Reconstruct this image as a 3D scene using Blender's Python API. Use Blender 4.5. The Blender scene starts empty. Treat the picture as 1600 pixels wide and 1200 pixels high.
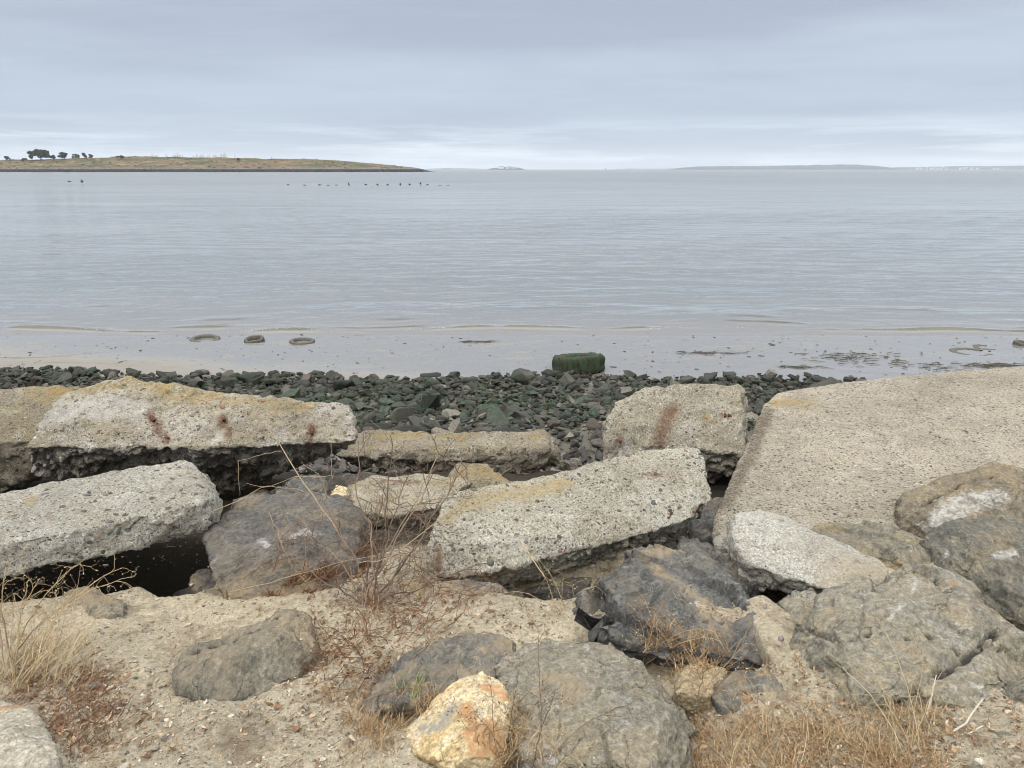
import bpy, bmesh, math, random
import numpy as np
from mathutils import Vector, Matrix
from mathutils.bvhtree import BVHTree

random.seed(7)
RNG = np.random.default_rng(11)
scene = bpy.context.scene
COL = scene.collection

# ------------------------------------------------------------------ camera
CAM_Z = 3.8                       # metres above the water
FPX = 1160.0                      # focal length in pixels of the 1600 px wide photograph
PITCH = math.atan(335.5 / FPX)
cam_data = bpy.data.cameras.new("camera")
cam_data.sensor_width = 36.0
cam_data.lens = 36.0 * FPX / 1600.0
cam_data.clip_start = 0.05
cam_data.clip_end = 60000.0
cam = bpy.data.objects.new("camera", cam_data)
COL.objects.link(cam)
cam.location = (0, 0, CAM_Z)
cam.rotation_euler = (math.pi / 2 - PITCH, 0, 0)
scene.camera = cam

# ------------------------------------------------------------------ sky, sun, exposure
SUN_EL, SUN_AZ = math.radians(44), math.radians(202)     # azimuth clockwise from +Y
world = bpy.data.worlds.new("World")
scene.world = world
world.use_nodes = True
wt = world.node_tree
wt.nodes.clear()
def wn(t, **kw):
    n = wt.nodes.new(t)
    for k, v in kw.items(): setattr(n, k, v)
    return n
w_out = wn('ShaderNodeOutputWorld'); w_bg = wn('ShaderNodeBackground')
w_sky = wn('ShaderNodeTexSky', sky_type='NISHITA', sun_disc=False, sun_elevation=SUN_EL, sun_rotation=SUN_AZ)
w_sky.air_density = 1.0; w_sky.dust_density = 2.0; w_sky.ozone_density = 1.0
w_tc = wn('ShaderNodeTexCoord'); w_sep = wn('ShaderNodeSeparateXYZ')
wt.links.new(w_tc.outputs['Generated'], w_sep.inputs[0])
# cloud deck: the direction projected on a flat layer overhead, so that bands crowd towards the horizon
def wmath(op, a, b=None, clamp=False):
    n = wn('ShaderNodeMath', operation=op); n.use_clamp = clamp
    for i, v in enumerate((a, b)):
        if v is None: continue
        if isinstance(v, (int, float)): n.inputs[i].default_value = v
        else: wt.links.new(v, n.inputs[i])
    return n.outputs[0]
zz = wmath('MAXIMUM', w_sep.outputs['Z'], 0.0)
den = wmath('ADD', zz, 0.13)
cx = wmath('DIVIDE', w_sep.outputs['X'], den); cy = wmath('DIVIDE', w_sep.outputs['Y'], den)
w_comb = wn('ShaderNodeCombineXYZ')
wt.links.new(cx, w_comb.inputs[0]); wt.links.new(cy, w_comb.inputs[1])
def wnoise(vec, scale, detail, rough, off):
    mp = wn('ShaderNodeMapping'); mp.inputs['Location'].default_value = off
    mp.inputs['Scale'].default_value = scale
    wt.links.new(vec, mp.inputs['Vector'])
    n = wn('ShaderNodeTexNoise'); n.inputs['Scale'].default_value = 1.0
    n.inputs['Detail'].default_value = detail; n.inputs['Roughness'].default_value = rough
    n.inputs['Distortion'].default_value = 0.25
    wt.links.new(mp.outputs[0], n.inputs['Vector'])
    return n.outputs[0]
n_big = wnoise(w_comb.outputs[0], (0.16, 0.42, 1), 5, 0.55, (3.1, 0.4, 0))
n_mid = wnoise(w_comb.outputs[0], (0.42, 0.9, 1), 5, 0.55, (0.3, 5.4, 2))
# low bank of broken stratus near the horizon, in azimuth / height space
az = wmath('ARCTAN2', w_sep.outputs['X'], w_sep.outputs['Y'])
w_c2 = wn('ShaderNodeCombineXYZ')
wt.links.new(az, w_c2.inputs[0]); wt.links.new(wmath('MULTIPLY', zz, 9.0), w_c2.inputs[1])
n_band = wnoise(w_c2.outputs[0], (1.5, 1.5, 1), 5, 0.55, (4.2, 0.7, 3))
n_low = wnoise(w_c2.outputs[0], (3.2, 5.0, 1), 5, 0.6, (1.7, 2.2, 0))
mix_n = wmath('ADD', wmath('MULTIPLY', n_big, 0.35), wmath('ADD', wmath('MULTIPLY', n_mid, 0.3), wmath('MULTIPLY', n_band, 0.35)))
ramp = wn('ShaderNodeValToRGB'); wt.links.new(mix_n, ramp.inputs[0])
ramp.color_ramp.elements[0].position = 0.435; ramp.color_ramp.elements[0].color = (4.3, 4.92, 6.05, 1)
ramp.color_ramp.elements[1].position = 0.565; ramp.color_ramp.elements[1].color = (5.6, 6.38, 7.45, 1)
# brighter veil low down
low_f = wn('ShaderNodeMapRange'); wt.links.new(zz, low_f.inputs['Value'])
low_f.inputs['From Min'].default_value = 0.20; low_f.inputs['From Max'].default_value = 0.03
low_f.interpolation_type = 'SMOOTHSTEP'
mixl = wn('ShaderNodeMix', data_type='RGBA')
wt.links.new(wmath('MULTIPLY', low_f.outputs[0], 0.45), mixl.inputs['Factor'])
wt.links.new(ramp.outputs[0], mixl.inputs['A']); mixl.inputs['B'].default_value = (4.9, 6.0, 7.4, 1)
ramp2 = wn('ShaderNodeValToRGB'); wt.links.new(n_low, ramp2.inputs[0])
ramp2.color_ramp.elements[0].position = 0.47; ramp2.color_ramp.elements[0].color = (0, 0, 0, 1)
ramp2.color_ramp.elements[1].position = 0.68; ramp2.color_ramp.elements[1].color = (1, 1, 1, 1)
bank = wn('ShaderNodeMapRange'); wt.links.new(zz, bank.inputs['Value'])
bank.inputs['From Min'].default_value = 0.075; bank.inputs['From Max'].default_value = 0.03
bank.interpolation_type = 'SMOOTHSTEP'
mixb = wn('ShaderNodeMix', data_type='RGBA')
wt.links.new(wmath('MULTIPLY', ramp2.outputs[0], bank.outputs[0]), mixb.inputs['Factor'])
wt.links.new(mixl.outputs['Result'], mixb.inputs['A']); mixb.inputs['B'].default_value = (7.8, 8.9, 9.9, 1)
# an overcast sky is brightest overhead
zen = wn('ShaderNodeMapRange'); wt.links.new(zz, zen.inputs['Value'])
zen.inputs['From Min'].default_value = 0.22; zen.inputs['From Max'].default_value = 0.85; zen.interpolation_type = 'SMOOTHSTEP'
zen.inputs['To Min'].default_value = 1.0; zen.inputs['To Max'].default_value = 4.8
w_vm = wn('ShaderNodeVectorMath', operation='SCALE')
# and whiter there than low over the bay
w_tint = wn('ShaderNodeMix', data_type='RGBA', blend_type='MULTIPLY'); w_tint.inputs['B'].default_value = (1.20, 1.03, 0.82, 1)
w_tf = wn('ShaderNodeMapRange'); wt.links.new(zz, w_tf.inputs['Value']); w_tf.inputs['From Min'].default_value = 0.22; w_tf.inputs['From Max'].default_value = 0.7; w_tf.interpolation_type = 'SMOOTHSTEP'
wt.links.new(w_tf.outputs[0], w_tint.inputs['Factor']); wt.links.new(mixb.outputs['Result'], w_tint.inputs['A'])
wt.links.new(w_tint.outputs['Result'], w_vm.inputs[0]); wt.links.new(zen.outputs[0], w_vm.inputs['Scale'])
w_mix = wn('ShaderNodeMix', data_type='RGBA'); w_mix.inputs['Factor'].default_value = 0.93
wt.links.new(w_sky.outputs[0], w_mix.inputs['A']); wt.links.new(w_vm.outputs[0], w_mix.inputs['B'])
wt.links.new(w_mix.outputs['Result'], w_bg.inputs['Color'])
w_bg.inputs['Strength'].default_value = 0.1
wt.links.new(w_bg.outputs[0], w_out.inputs['Surface'])

sun_d = bpy.data.lights.new("sun", 'SUN'); sun_d.energy = 1.5; sun_d.angle = math.radians(20)
sun_d.color = (1.0, 0.93, 0.83)
sun = bpy.data.objects.new("sun", sun_d); COL.objects.link(sun)
sd = Vector((math.sin(SUN_AZ) * math.cos(SUN_EL), math.cos(SUN_AZ) * math.cos(SUN_EL), math.sin(SUN_EL)))
sun.rotation_euler = sd.to_track_quat('Z', 'Y').to_euler()
scene.view_settings.view_transform = 'Standard'
scene.view_settings.look = 'None'
scene.view_settings.exposure = 0.0
scene.view_settings.gamma = 1.0
scene.view_settings.use_curve_mapping = False
scene.cycles.filter_width = 1.0
scene.cycles.use_denoising = True
scene.cycles.denoiser = 'OPENIMAGEDENOISE'
scene.cycles.denoising_input_passes = 'RGB_ALBEDO_NORMAL'
scene.cycles.denoising_prefilter = 'ACCURATE'
scene.cycles.denoising_quality = 'HIGH'
scene.cycles.max_bounces = 6
scene.cycles.diffuse_bounces = 3
scene.cycles.glossy_bounces = 3
scene.cycles.transmission_bounces = 2
scene.cycles.transparent_max_bounces = 6
scene.cycles.volume_bounces = 1

# ------------------------------------------------------------------ finding places
SP, CP = math.sin(PITCH), math.cos(PITCH)
def ray(px, py):
    u = (px - 800.0); v = -(py - 600.0)
    return Vector((u, FPX * CP + v * SP, -FPX * SP + v * CP))
def W(px, py, v):
    """point seen at (px,py): v>0 is the forward distance Y, v<0 means 'on the level z=-v'"""
    d = ray(px, py)
    t = v / d.y if v > 0 else (-v - CAM_Z) / d.z
    return Vector((0, 0, CAM_Z)) + d * t

# ------------------------------------------------------------------ numpy noise
_perm = np.random.default_rng(3).permutation(4096).astype(np.int64)
_grad = np.random.default_rng(4).normal(size=(4096, 3)); _grad /= np.linalg.norm(_grad, axis=1)[:, None]
def _h(i, j, k):
    return _perm[(_perm[(_perm[i & 4095] + j) & 4095] + k) & 4095]
def perlin(p):
    i = np.floor(p).astype(np.int64); f = p - i
    u = f * f * f * (f * (f * 6 - 15) + 10)
    res = 0.0
    for dx in (0, 1):
        wx = u[:, 0] if dx else 1 - u[:, 0]
        for dy in (0, 1):
            wy = u[:, 1] if dy else 1 - u[:, 1]
            for dz in (0, 1):
                wz = u[:, 2] if dz else 1 - u[:, 2]
                g = _grad[_h(i[:, 0] + dx, i[:, 1] + dy, i[:, 2] + dz)]
                d = g[:, 0] * (f[:, 0] - dx) + g[:, 1] * (f[:, 1] - dy) + g[:, 2] * (f[:, 2] - dz)
                res = res + wx * wy * wz * d
    return res * 1.6
def fbm(p, octv=4, lac=2.03, gain=0.5):
    a, s, r = 1.0, 0.0, 0.0
    for o in range(octv):
        r = r + a * perlin(p + 17.3 * o); s += a; a *= gain; p = p * lac
    return r / s
def ridged(p, octv=4, gain=0.55):
    a, s, r = 1.0, 0.0, 0.0
    for o in range(octv):
        r = r + a * (1 - 2.2 * np.abs(perlin(p + 9.1 * o))); s += a; a *= gain; p = p * 2.1
    return r / s
def cellular(p):
    """F1, F2 and a random number of the nearest cell"""
    i = np.floor(p).astype(np.int64)
    f1 = np.full(len(p), 9.0); f2 = np.full(len(p), 9.0); idn = np.zeros(len(p))
    for dx in (-1, 0, 1):
        for dy in (-1, 0, 1):
            for dz in (-1, 0, 1):
                c = i + np.array([dx, dy, dz]); h = _h(c[:, 0], c[:, 1], c[:, 2])
                q = c + 0.5 + 0.45 * _grad[h]
                d = np.linalg.norm(q - p, axis=1)
                new = d < f1
                f2 = np.where(new, f1, np.minimum(f2, d)); idn = np.where(new, h / 4096.0, idn)
                f1 = np.where(new, d, f1)
    return f1, f2, idn
def facets(p, cell, k, edge=0.05):
    """broken faces: every cell of a random mosaic is tilted its own way; also returns the seams between them"""
    q = p / cell; i = np.floor(q).astype(np.int64)
    f1 = np.full(len(q), 9.0); f2 = np.full(len(q), 9.0); t = np.zeros(len(q))
    for dx in (-1, 0, 1):
        for dy in (-1, 0, 1):
            for dz in (-1, 0, 1):
                c = i + np.array([dx, dy, dz]); h = _h(c[:, 0], c[:, 1], c[:, 2])
                o = q - (c + 0.5 + 0.45 * _grad[h]); d = np.sqrt((o * o).sum(1))
                g = _grad[(h * 7 + 13) & 4095]; tt = (o * g).sum(1) + 0.25 * g[:, 0]
                new = d < f1
                f2 = np.where(new, f1, np.minimum(f2, d)); t = np.where(new, tt, t); f1 = np.where(new, d, f1)
    seam = 1 - smooth(0.0, edge, f2 - f1)
    return t * cell * k, seam
def terrace(h, n, sharp=0.25):
    x = h * n; f = np.floor(x); t = x - f
    return (f + np.clip(t / sharp, 0, 1)) / n
def smooth(a, b, x):
    t = np.clip((x - a) / (b - a), 0, 1); return t * t * (3 - 2 * t)

# ------------------------------------------------------------------ object helpers
def mesh_np(name, V, F, mat=None, smooth_shade=True):
    """V (n,3); F (m,3) or (m,4) array, or a list of such arrays"""
    me = bpy.data.meshes.new(name)
    Fs = F if isinstance(F, list) else [F]
    Fs = [np.asarray(f, dtype=np.int32) for f in Fs if len(f)]
    me.vertices.add(len(V)); me.vertices.foreach_set('co', np.ascontiguousarray(V, dtype=np.float32).ravel())
    loops = np.concatenate([f.ravel() for f in Fs])
    tot = np.concatenate([np.full(len(f), f.shape[1], dtype=np.int32) for f in Fs])
    st = np.concatenate([[0], np.cumsum(tot)[:-1]]).astype(np.int32)
    me.loops.add(len(loops)); me.loops.foreach_set('vertex_index', loops)
    me.polygons.add(len(tot)); me.polygons.foreach_set('loop_start', st)
    me.update(calc_edges=True)
    me.polygons.foreach_set('use_smooth', np.full(len(tot), smooth_shade))
    if mat is not None: me.materials.append(mat)
    return me
def link(name, me, parent=None, loc=None):
    o = bpy.data.objects.new(name, me); COL.objects.link(o)
    if parent is not None: o.parent = parent
    if loc is not None: o.location = loc
    return o
def tag(o, label=None, cat=None, group=None, kind=None):
    if label: o['label'] = label
    if cat: o['category'] = cat
    if group: o['group'] = group
    if kind: o['kind'] = kind
    return o
def empty(name, loc, label=None, cat=None, group=None):
    o = bpy.data.objects.new(name, None); o.empty_display_size = 0.1
    COL.objects.link(o); o.location = loc
    return tag(o, label, cat, group)
def recentre(me):
    """shift a mesh so that its origin is under its middle; returns that point"""
    n = len(me.vertices); c = np.empty(n * 3, dtype=np.float32); me.vertices.foreach_get('co', c); c = c.reshape(-1, 3)
    o = np.array([(c[:, 0].min() + c[:, 0].max()) / 2, (c[:, 1].min() + c[:, 1].max()) / 2, c[:, 2].min()])
    me.vertices.foreach_set('co', (c - o).astype(np.float32).ravel()); me.update()
    return Vector(o)

class Soup:
    """collects many small shapes into one mesh"""
    def __init__(s): s.V = []; s.F3 = []; s.F4 = []; s.n = 0
    def add(s, V, F):
        V = np.asarray(V, dtype=np.float64); F = np.asarray(F, dtype=np.int64)
        s.V.append(V)
        (s.F3 if F.shape[1] == 3 else s.F4).append(F + s.n); s.n += len(V)
    def tube(s, pts, radii, n=4):
        P = np.array([tuple(p) for p in pts], dtype=float); k = len(P)
        T = np.gradient(P, axis=0); T /= np.linalg.norm(T, axis=1)[:, None] + 1e-9
        ref = np.array([0.31, 0.17, 0.93]); ref2 = np.array([0.9, 0.1, -0.2])
        A = np.cross(T, ref); bad = np.linalg.norm(A, axis=1) < 0.2; A[bad] = np.cross(T[bad], ref2)
        A /= np.linalg.norm(A, axis=1)[:, None]; B = np.cross(T, A)
        ang = np.arange(n) * 2 * math.pi / n
        R = np.broadcast_to(np.asarray(radii, dtype=float), (k,))
        V = P[:, None, :] + R[:, None, None] * (A[:, None, :] * np.cos(ang)[None, :, None] + B[:, None, :] * np.sin(ang)[None, :, None])
        V = V.reshape(-1, 3); F = []
        for i in range(k - 1):
            for j in range(n):
                a = i * n + j; b = i * n + (j + 1) % n
                F.append((a, b, b + n, a + n))
        s.add(V, F)
    def build(s, name, mat, sm=True):
        V = np.concatenate(s.V); Fs = []
        if s.F3: Fs.append(np.concatenate(s.F3))
        if s.F4: Fs.append(np.concatenate(s.F4))
        return mesh_np(name, V, Fs, mat, sm)

# ------------------------------------------------------------------ node helper
class NT:
    def __init__(s, name):
        s.mat = bpy.data.materials.new(name); s.mat.use_nodes = True
        s.t = s.mat.node_tree; s.t.nodes.clear()
        s.out = s.t.nodes.new('ShaderNodeOutputMaterial')
        s.b = s.t.nodes.new('ShaderNodeBsdfPrincipled')
        s.t.links.new(s.b.outputs[0], s.out.inputs['Surface'])
    def node(s, t, **kw):
        n = s.t.nodes.new(t)
        for k, v in kw.items(): setattr(n, k, v)
        return n
    def put(s, sock, v):
        if isinstance(v, (int, float)): sock.default_value = v
        elif isinstance(v, tuple):
            sock.default_value = v + (1,) if (len(v) == 3 and sock.type == 'RGBA') else v
        else: s.t.links.new(v, sock)
    def m(s, op, a, b=0.0, c=0.0, clamp=False):
        n = s.node('ShaderNodeMath', operation=op); n.use_clamp = clamp
        s.put(n.inputs[0], a); s.put(n.inputs[1], b); s.put(n.inputs[2], c)
        return n.outputs[0]
    def obj(s):
        return s.node('ShaderNodeTexCoord').outputs['Object']
    def pos(s):
        return s.node('ShaderNodeNewGeometry').outputs['Position']
    def nrmz(s):
        n = s.node('ShaderNodeSeparateXYZ'); s.put(n.inputs[0], s.node('ShaderNodeNewGeometry').outputs['Normal']); return n.outputs[2]
    def sep(s, v):
        n = s.node('ShaderNodeSeparateXYZ'); s.put(n.inputs[0], v); return n.outputs
    def mapp(s, v, scale=(1, 1, 1), loc=(0, 0, 0), rot=(0, 0, 0)):
        n = s.node('ShaderNodeMapping'); s.put(n.inputs['Vector'], v)
        n.inputs['Scale'].default_value = scale; n.inputs['Location'].default_value = loc; n.inputs['Rotation'].default_value = rot
        return n.outputs[0]
    def noise(s, v, scale, detail=4, rough=0.55, dist=0.0, col=False):
        n = s.node('ShaderNodeTexNoise'); s.put(n.inputs['Vector'], v)
        n.inputs['Scale'].default_value = scale; n.inputs['Detail'].default_value = detail
        n.inputs['Roughness'].default_value = rough; n.inputs['Distortion'].default_value = dist
        return n.outputs[1 if col else 0]
    def voro(s, v, scale, feature='F1', rnd=1.0):
        n = s.node('ShaderNodeTexVoronoi', feature=feature); s.put(n.inputs['Vector'], v)
        n.inputs['Scale'].default_value = scale; n.inputs['Randomness'].default_value = rnd
        return n
    def rng(s, v, a, b, c=0.0, d=1.0, sm=True):
        n = s.node('ShaderNodeMapRange'); s.put(n.inputs['Value'], v)
        if sm: n.interpolation_type = 'SMOOTHSTEP'
        for k, x in zip(('From Min', 'From Max', 'To Min', 'To Max'), (a, b, c, d)): n.inputs[k].default_value = x
        return n.outputs[0]
    def ramp(s, v, stops, const=False):
        n = s.node('ShaderNodeValToRGB'); s.put(n.inputs[0], v)
        cr = n.color_ramp
        if const: cr.interpolation = 'CONSTANT'
        while len(cr.elements) < len(stops): cr.elements.new(0.5)
        for e, (p, c) in zip(cr.elements, stops): e.position = p; e.color = tuple(c) + (1,)
        return n.outputs[0]
    def mix(s, f, a, b, mode='MIX'):
        n = s.node('ShaderNodeMix', data_type='RGBA', blend_type=mode)
        s.put(n.inputs['Factor'], f); s.put(n.inputs['A'], a); s.put(n.inputs['B'], b)
        return n.outputs['Result']
    def gain(s, c, f):
        n = s.node('ShaderNodeVectorMath', operation='SCALE'); s.put(n.inputs[0], c); s.put(n.inputs['Scale'], f); return n.outputs[0]
    def attr(s, name):
        return s.node('ShaderNodeAttribute', attribute_name=name).outputs['Fac']
    def stain(s, name, co, sc, k, soft=0.7):
        a = s.attr(name); e = s.m('ADD', a, s.m('MULTIPLY', s.m('SUBTRACT', s.noise(co, sc, 6, 0.72, 0.4), 0.5), k))
        return s.m('MULTIPLY', s.m('MULTIPLY', s.rng(e, 0.5 - soft * .5, 0.5 + soft * .8), s.rng(a, 0.02, 0.15)), s.rng(s.noise(co, sc * 5, 4, 0.75), 0.32, 0.60, 0.35, 1.0))
    def bump(s, h, strength=0.5, dist=0.01, prev=None):
        n = s.node('ShaderNodeBump'); s.put(n.inputs['Height'], h)
        n.inputs['Strength'].default_value = strength; n.inputs['Distance'].default_value = dist
        if prev is not None: s.put(n.inputs['Normal'], prev)
        return n.outputs[0]
    def done(s, col, rough=0.9, spec=0.3, normal=None):
        s.put(s.b.inputs['Base Color'], col); s.put(s.b.inputs['Roughness'], rough)
        s.put(s.b.inputs['Specular IOR Level'], spec)
        if normal is not None: s.put(s.b.inputs['Normal'], normal)
        return s.mat

# ------------------------------------------------------------------ materials
AGG = [(0.0, (0.05, 0.052, 0.055)), (0.2, (0.14, 0.135, 0.13)), (0.38, (0.09, 0.075, 0.06)), (0.52, (0.25, 0.23, 0.2)),
       (0.68, (0.16, 0.12, 0.09)), (0.80, (0.45, 0.42, 0.37)), (0.92, (0.72, 0.70, 0.65)), (0.993, (0.30, 0.14, 0.09))]
def mat_concrete(name, base=(0.40, 0.385, 0.34), base2=(0.27, 0.245, 0.20), pale=(0.56, 0.55, 0.51), s1=26.0, keep1=0.45,
                 s2=75.0, keep2=0.5, lichen=0.3, lich_col=(0.30, 0.24, 0.075), seed=0.0, lich_k=0.7, lich_a=(0.31, 0.26, 0.11), lich_b=(0.45, 0.29, 0.08), rough_bump=1.0):
    n = NT(name); co = n.mapp(n.obj(), loc=(seed, seed * 1.7, seed * .6))
    big = n.noise(co, 2.2, 5, 0.6); med = n.noise(co, 9, 6, 0.65); fine = n.noise(co, 90, 5, 0.75); grit = n.noise(co, 260, 3, 0.7)
    c = n.mix(n.rng(big, 0.38, 0.62), base, base2)
    c = n.mix(n.m('MULTIPLY', n.rng(med, 0.5, 0.7), 0.6), c, pale)
    c = n.mix(n.rng(n.noise(co, 22, 5, 0.7), 0.54, 0.70, 0, 0.6), c, (0.15, 0.13, 0.10))
    c = n.gain(c, n.rng(n.noise(co, 0.9, 4, 0.6), 0.32, 0.68, 0.84, 1.14, sm=False)); thick = n.rng(n.noise(co, 3.1, 4, 0.6), 0.35, 0.65, 0.55, 1.35, sm=False)
    wob = n.node('ShaderNodeVectorMath', operation='MULTIPLY_ADD')
    n.put(wob.inputs[0], n.noise(co, 40, 2, 0.5, col=True)); wob.inputs[1].default_value = (0.018,) * 3; n.put(wob.inputs[2], co)
    h = n.m('MULTIPLY', fine, 0.5)
    masks = []
    for sc, keep, lim, bias in ((s2, keep2, 0.42, 0.0), (s1, keep1, 0.34, 0.3)):
        v = n.voro(n.mapp(wob.outputs[0], scale=(1, 1, 1.35), rot=(0.4, 0.2, 0.3)), sc)
        cs = n.sep(v.outputs['Color'])
        on = n.m('LESS_THAN', cs[0], n.m('MULTIPLY', thick, keep))
        size = n.rng(cs[1], 0, 1, lim * 0.55, lim, sm=False)
        ms = n.m('MULTIPLY', on, n.m('GREATER_THAN', n.m('SUBTRACT', size, v.outputs['Distance']), 0.0))
        agc = n.ramp(cs[2], AGG, True)
        agc = n.mix(0.12, agc, c)
        c = n.mix(n.m('MULTIPLY', ms, 0.95), c, agc)
        dome = n.m('MULTIPLY', on, n.m('MAXIMUM', n.m('SUBTRACT', size, v.outputs['Distance']), -0.06))
        h = n.m('ADD', h, n.m('MULTIPLY', dome, 1.6 if sc == s2 else 2.2))
        masks.append(ms)
    c = n.gain(c, n.rng(fine, 0.3, 0.7, 0.42, 1.55, sm=False))
    c = n.gain(c, n.rng(grit, 0.32, 0.68, 0.6, 1.4, sm=False))
    # pits
    pit = n.rng(n.noise(co, 48, 3, 0.6), 0.62, 0.70)
    c = n.gain(c, n.m('SUBTRACT', 1.0, n.m('MULTIPLY', pit, 0.35)))
    h = n.m('SUBTRACT', h, n.m('MULTIPLY', pit, 0.7))
    if lichen > 0:
        up = n.rng(n.nrmz(), 0.15, 0.75)
        lm = n.m('MULTIPLY', n.m('MULTIPLY', up, n.rng(n.noise(co, 5.5, 6, 0.7), 0.44, 0.60)), lichen)
        c = n.mix(lm, c, lich_col)
    lat = n.stain('lichen', co, 14, 1.9)
    c = n.mix(n.m('MULTIPLY', lat, lich_k, clamp=True), c, n.mix(n.rng(n.noise(co, 12, 3), 0.42, 0.6), lich_a, lich_b))
    rt = n.stain('rust', co, 24, 1.5)
    c = n.mix(n.m('MULTIPLY', rt, 0.88), c, n.mix(n.rng(n.noise(co, 60, 4, 0.7), 0.4, 0.62), (0.075, 0.028, 0.014), (0.25, 0.10, 0.04)))
    wt_ = n.stain('pale', co, 12, 1.4)
    c = n.mix(n.m('MULTIPLY', wt_, 0.7), c, (0.62, 0.62, 0.59))
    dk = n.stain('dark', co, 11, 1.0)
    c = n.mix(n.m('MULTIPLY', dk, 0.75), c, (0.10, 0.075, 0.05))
    nb = n.bump(n.noise(co, 26, 8, 0.78), 1.0 * rough_bump, 0.045)
    nb = n.bump(h, 1.0 * rough_bump, 0.014, nb)
    return n.done(c, 0.93, 0.25, nb)

def mat_rock(name, a, b, c3, seed=0.0, veins=0.0, dust=0.25, layer=(1, 1, 2.2), scale=1.0, bumpk=1.0, patches=None, warm=None):
    n = NT(name); co = n.mapp(n.obj(), loc=(seed, seed * 2.3, seed), rot=(0.35, 0.25 + seed * .1, 0.1)); st = n.mapp(co, scale=layer)
    big = n.noise(st, 2.4 * scale, 5, 0.6, 0.6); med = n.noise(st, 9 * scale, 7, 0.68, 0.3); fine = n.noise(co, 70, 6, 0.75)
    grit = n.noise(co, 240, 3, 0.7)
    c = n.mix(n.rng(big, 0.36, 0.60), a, b)
    c = n.mix(n.rng(med, 0.50, 0.66, 0, 0.85), c, c3)
    if patches:
        pm = n.m('ADD', n.rng(n.noise(co, 5.5, 5, 0.6, 0.8), 0.56, 0.60), 0.0)
        c = n.mix(n.m('MULTIPLY', pm, 0.8), c, patches)
    if warm:
        c = n.mix(n.m('MULTIPLY', n.rng(n.noise(co, 3.2, 6, 0.65, 1.2), 0.50, 0.62), 0.75), c, warm)
    c = n.gain(c, n.rng(fine, 0.3, 0.7, 0.45, 1.55, sm=False))
    c = n.gain(c, n.rng(grit, 0.32, 0.68, 0.68, 1.32, sm=False))
    c = n.gain(c, n.rng(n.noise(st, 26, 5, 0.7, 0.5), 0.32, 0.68, 0.62, 1.35, sm=False))
    # pale speckle and lichen scabs
    sp = n.rng(n.noise(co, 34, 5, 0.8), 0.66, 0.71)
    c = n.mix(n.m('MULTIPLY', sp, 0.5), c, (0.45, 0.44, 0.40))
    h = n.m('ADD', n.m('MULTIPLY', med, 1.0), n.m('MULTIPLY', fine, 0.22))
    # hairline fractures
    cr = n.voro(n.mapp(st, loc=(0.3, 0.1, 0), scale=(1, 1, 1.0)), 2.3 * scale, 'DISTANCE_TO_EDGE')
    nz = n.node('ShaderNodeVectorMath', operation='MULTIPLY_ADD')
    n.put(nz.inputs[0], n.noise(co, 5, 4, 0.6, col=True)); nz.inputs[1].default_value = (0.35,) * 3; n.put(nz.inputs[2], st)
    n.put(cr.inputs['Vector'], nz.outputs[0])
    line = n.m('MULTIPLY', n.rng(cr.outputs['Distance'], 0.010, 0.0), n.rng(n.noise(co, 3, 2), 0.45, 0.6))
    c = n.gain(c, n.m('SUBTRACT', 1.0, n.m('MULTIPLY', line, 0.6)))
    h = n.m('SUBTRACT', h, n.m('MULTIPLY', line, 0.35))
    if veins > 0:
        wv = n.noise(n.mapp(co, rot=(0.3, 0.9, 0.2), scale=(1, 0.35, 1)), 7, 2, 0.5, 0.4)
        vl = n.m('MULTIPLY', n.rng(n.m('ABSOLUTE', n.m('SUBTRACT', wv, 0.5)), 0.006, 0.001), n.rng(n.noise(co, 4, 3), 0.5, 0.62))
        c = n.mix(n.m('MULTIPLY', vl, veins), c, (0.5, 0.49, 0.46))
    # wind-blown dust settled on the flatter faces
    if dust > 0:
        up = n.rng(n.nrmz(), 0.35, 0.95); dm = n.m('MULTIPLY', n.m('MULTIPLY', up, n.rng(n.noise(co, 6, 5, 0.65), 0.40, 0.64)), dust)
        c = n.mix(dm, c, (0.33, 0.265, 0.18))
    du = n.stain('dustp', co, 10, 2.6)
    c = n.mix(n.m('MULTIPLY', du, 0.85), c, (0.34, 0.27, 0.175))
    ora = n.stain('rust', co, 12, 1.1, 0.25)
    c = n.mix(n.m('MULTIPLY', ora, 0.9, clamp=True), c, n.mix(med, (0.36, 0.17, 0.07), (0.52, 0.29, 0.13)))
    wh = n.stain('pale', co, 22, 3.2, 0.4)
    c = n.mix(n.m('MULTIPLY', wh, 0.85, clamp=True), c, n.mix(n.rng(n.noise(co, 30, 4, 0.7), 0.35, 0.6), (0.27, 0.265, 0.25), (0.58, 0.58, 0.56)))
    gy = n.stain('grey', co, 12, 1.2)
    c = n.mix(n.m('MULTIPLY', gy, 0.85, clamp=True), c, (0.23, 0.25, 0.26))
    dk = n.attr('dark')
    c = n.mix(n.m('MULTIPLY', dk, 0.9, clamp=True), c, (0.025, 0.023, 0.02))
    nb = n.bump(n.noise(st, 14, 7, 0.72), 0.9 * bumpk, 0.035)
    nb = n.bump(h, 0.9 * bumpk, 0.014, nb)
    nb = n.bump(n.m('ADD', grit, n.m('MULTIPLY', sp, 0.5)), 0.5 * bumpk, 0.004, nb)
    return n.done(c, n.rng(med, 0.3, 0.7, 0.7, 0.92), 0.35, nb)

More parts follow.
